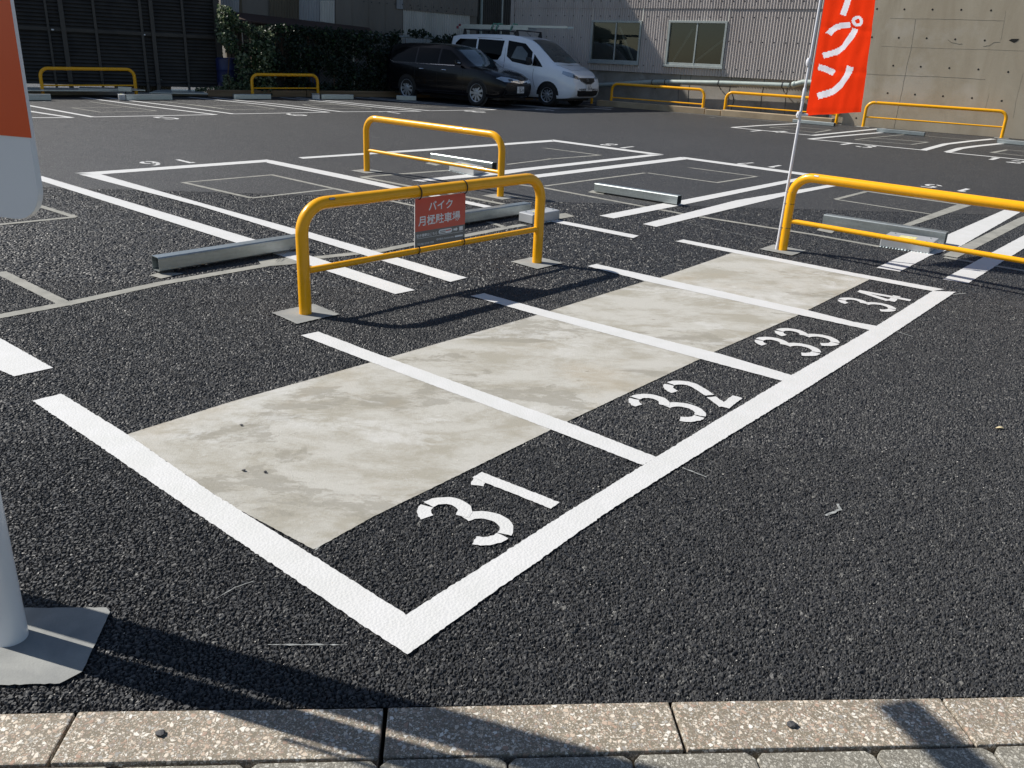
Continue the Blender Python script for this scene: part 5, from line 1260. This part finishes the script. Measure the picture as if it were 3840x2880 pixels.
b = MB(); b.hexa([(2.3, .80, .98), (2.42, .80, .98), (2.40, 1.0, .98), (2.3, 1.0, .98)], [(2.3, .80, 1.14), (2.38, .80, 1.14), (2.36, 1.0, 1.14), (2.3, 1.0, 1.14)]); lb(b, 'wing_mirror', M['black'], van, True, .03)
for x in (0, 2.725):
    b = MB(); vb.patch(b, [(x+.37*math.cos(a), .30+.37*math.sin(a)) for a in [2*math.pi*k/24 for k in range(24)]], 'side', .003, 3, 1); lb(b, 'wheel_arch', M['black'], van)
for x in (0, 2.725):
    wheel(van, x, -.855, .30, .20, -1, 10); wheel(van, x, .855, .30, .20, 1, 10)
b = MB(); vb.patch(b, [(1.62, .96), (1.60, .88), (1.74, .815), (2.10, .735), (2.12, .80), (1.92, .90)], 'corner', .006); hl = lb(b, 'headlight', M['lamp_glass'], van, True)
b = MB(); vb.patch(b, [(1.90, .87), (1.90, .79), (2.08, .75), (2.08, .80)], 'corner', .010); lb(b, 'lens', M['lamp_dark'], hl, True)
b = MB(); vb.patch(b, [(.64, .90), (.70, .80), (.52, .74), (.46, .80)], 'front', .006); lb(b, 'headlight', M['lamp_glass'], van, True)
b = MB(); vb.patch(b, [(-.46, .79), (.46, .79), (.38, .70), (.14, .63), (-.14, .63), (-.38, .70)], 'front', .007, 5, 5); gr = lb(b, 'grille', M['black'], van, True)
b = MB(); vb.line(b, [(-.46, .79), (-.38, .70), (-.13, .62), (.13, .62), (.38, .70), (.46, .79)], 'front', .012, .008); lb(b, 'grille_trim', M['chrome'], gr)
b = MB(); b.lathe([(.052, .014), (.066, .014), (.066, 0), (.052, 0)], (3.535, 0, .71), (1, 0, .2), 24); b.tube([(3.55, -.07, .712), (3.55, .07, .712)], .010, 6); lb(b, 'emblem', M['chrome'], van)
b = MB(); vb.patch(b, [(-.60, .46), (.60, .46), (.56, .33), (.4, .29), (-.4, .29), (-.56, .33)], 'front', .007, 5, 5); lb(b, 'lower_intake', M['black'], van, True)
plate(van, 3.61, 0, .53, '59-14', '品川 402', 'り')
M['logo_red'] = plain('logo_red', (.50, .03, .05), .4)
b = MB(); 
for k in range(16):
    a0, a1 = math.radians(20+k*15), math.radians(20+(k+1)*15)
    if k > 12: continue
    vb.patch(b, [(1.62+.15*math.cos(a0), .72+.15*math.sin(a0)), (1.62+.15*math.cos(a1), .72+.15*math.sin(a1)), (1.62+.085*math.cos(a1), .72+.085*math.sin(a1)), (1.62+.085*math.cos(a0), .72+.085*math.sin(a0))], 'side', .004, 1, 2)
lb(b, 'door_logo', M['logo_red'], van)
b = MB(); vb.patch(b, [(.86, .98), (1.06, .98), (1.06, .84), (.86, .84)], 'side', .004, 2, 2); lb(b, 'door_logo', M['logo_red'], van)
b = MB(); vb.patch(b, [(3.0, -.30), (3.03, -.30), (3.03, .02), (3.0, .02)], 'top', .004, 2, 2); lb(b, 'bonnet_lettering', M['lamp_dark'], van)
b = MB(); b.box((1.3, 0, .20), (3.9, 1.3, .08)); lb(b, 'underbody', M['black'], van)
b = MB()
for x in (-.45, .55, 1.45):
    b.tube([(x, -.66, 1.99), (x, .66, 1.99)], .016, 8)
    for y in (-.62, .62): b.hexa([(x-.06, y-.03, 1.83), (x+.06, y-.03, 1.83), (x+.06, y+.03, 1.83), (x-.06, y+.03, 1.83)], [(x-.025, y-.02, 2.0), (x+.025, y-.02, 2.0), (x+.025, y+.02, 2.0), (x-.025, y+.02, 2.0)])
lb(b, 'roof_rack', M['black'], van)
b = MB(); b.tube([(1.75, -.35, 1.85), (1.60, -.35, 1.95)], .006, 6); lb(b, 'aerial', M['black'], van)
bpy.context.view_layer.update()
VM = van.matrix_world.copy()
def ladder(x0, x1, y0, wd, z0, h_, label, caps):
    o = VM @ Vector((x0, y0, z0)); t = bpy.data.objects.new('ladder', None); COL.objects.link(t); t.location = o; t.rotation_euler = (0, 0, HEAD); t.scale = (VSC,)*3
    tag(t, label, 'ladder', 'aluminium ladders on the van roof'); L = x1-x0
    for y in (0, wd):
        b = MB(); b.hexa([(0, y, 0), (L, y, 0), (L, y+.025, 0), (0, y+.025, 0)], [(0, y, h_), (L, y, h_), (L, y+.025, h_), (0, y+.025, h_)])
        if caps: b.hexa([(-.05, y-.006, -.006), (.03, y-.006, -.006), (.03, y+.03, -.006), (-.05, y+.03, -.006)], [(-.05, y-.006, h_+.006), (.03, y-.006, h_+.006), (.03, y+.03, h_+.006), (-.05, y+.03, h_+.006)], 1)
        lb(b, 'rail', [M['galv'], M['pinkcap']], t)
    b = MB(); n = int(L/.30)
    for k in range(n): b.tube([(.15+k*.30, .02, h_/2), (.15+k*.30, wd, h_/2)], .014, 8)
    lb(b, 'rungs', M['galv'], t)
    return t
l1 = ladder(-.80, 1.75, -.52, .42, 2.008, .062, 'lower aluminium ladder on the van roof, tied with green straps', True)
l2 = ladder(1.10, 3.05, -.50, .36, 2.075, .06, 'upper aluminium ladder reaching forward over the van windscreen', False)
l3 = ladder(-.75, 1.6, -.48, .34, 2.075, .055, 'upper rear aluminium ladder strapped above the lower ladder', True)
for x in (.45, .62, 1.15):
    b = MB(); b.tube([(x-(-.80), -.02, -.03), (x+.04+.80, -.035, .06), (x+.02+.80, .1, .16), (x+.03+.80, .3, .15)], .018, 6); lb(b, 'strap', M['strap'], l1)

# ------------------------------------------------------------------ small loose things
def pebble(px, py, r_, mat, label, name='stone_chip', cat='stone', dz=.004):
    p = g(px, py, dz); b = MB(); vs = []; bm = bmesh.new(); bmesh.ops.create_icosphere(bm, subdivisions=2, radius=r_)
    for v in bm.verts:
        v.co *= 1+.45*noise.noise(v.co*(1.3/r_)+Vector((px, 0, 0))); v.co.z *= .6; v.co.x *= 1.25
    b.add([v.co+p+Vector((0, 0, r_*.45)) for v in bm.verts], [[v.index for v in f.verts] for f in bm.faces]); bm.free()
    tag(b.build(name, mat, loc=p), label, cat, 'loose stone chips' if cat == 'stone' else None)
pebble(604, 2755, .010, M['stone'], 'small black stone chip on the left kerb stone'); pebble(2970, 2722, .011, M['stone'], 'small black stone chip on the right kerb stone')
pebble(905, 1595, .006, M['stone'], 'tiny dark chip lying on the concrete pad, upper left'); pebble(915, 1765, .006, M['stone'], 'tiny dark chip on the concrete pad, middle left of a pair'); pebble(995, 1771, .006, M['stone'], 'tiny dark chip on the concrete pad, middle right of a pair')
p = g(3747, 1608); b = MB(); vs = [p+Vector((.016*math.cos(a)*(1+.2*math.cos(2*a)), .011*math.sin(a), .006+.004*math.sin(a*1.7))) for a in [2*math.pi*k/12 for k in range(12)]]; b.sheet(vs); tag(b.build('dry_leaf', M['drop_leaf'], loc=p), 'small pale dry leaf on the asphalt at the right', 'leaf')
b = MB(); rnd = random.Random(3)
for i in range(420):
    px, py = rnd.uniform(0, 3840), 420+(2640-420)*rnd.random()**.75
    p = g(px, py, .003); r_ = rnd.uniform(.0015, .0035)*(1 if py < 1900 else .7)
    b.add([p+Vector((r_*math.cos(a)*rnd.uniform(.6, 1.3), r_*math.sin(a)*rnd.uniform(.6, 1.3), r_*.5*(1 if k == 0 else 0))) for k, a in enumerate((0, 1.3, 2.5, 3.9, 5.1))], [(0, 1, 2), (0, 2, 3), (0, 3, 4)])
b.build('grit', plain('pale_grit', (.5, .48, .43), .9), kind='stuff')
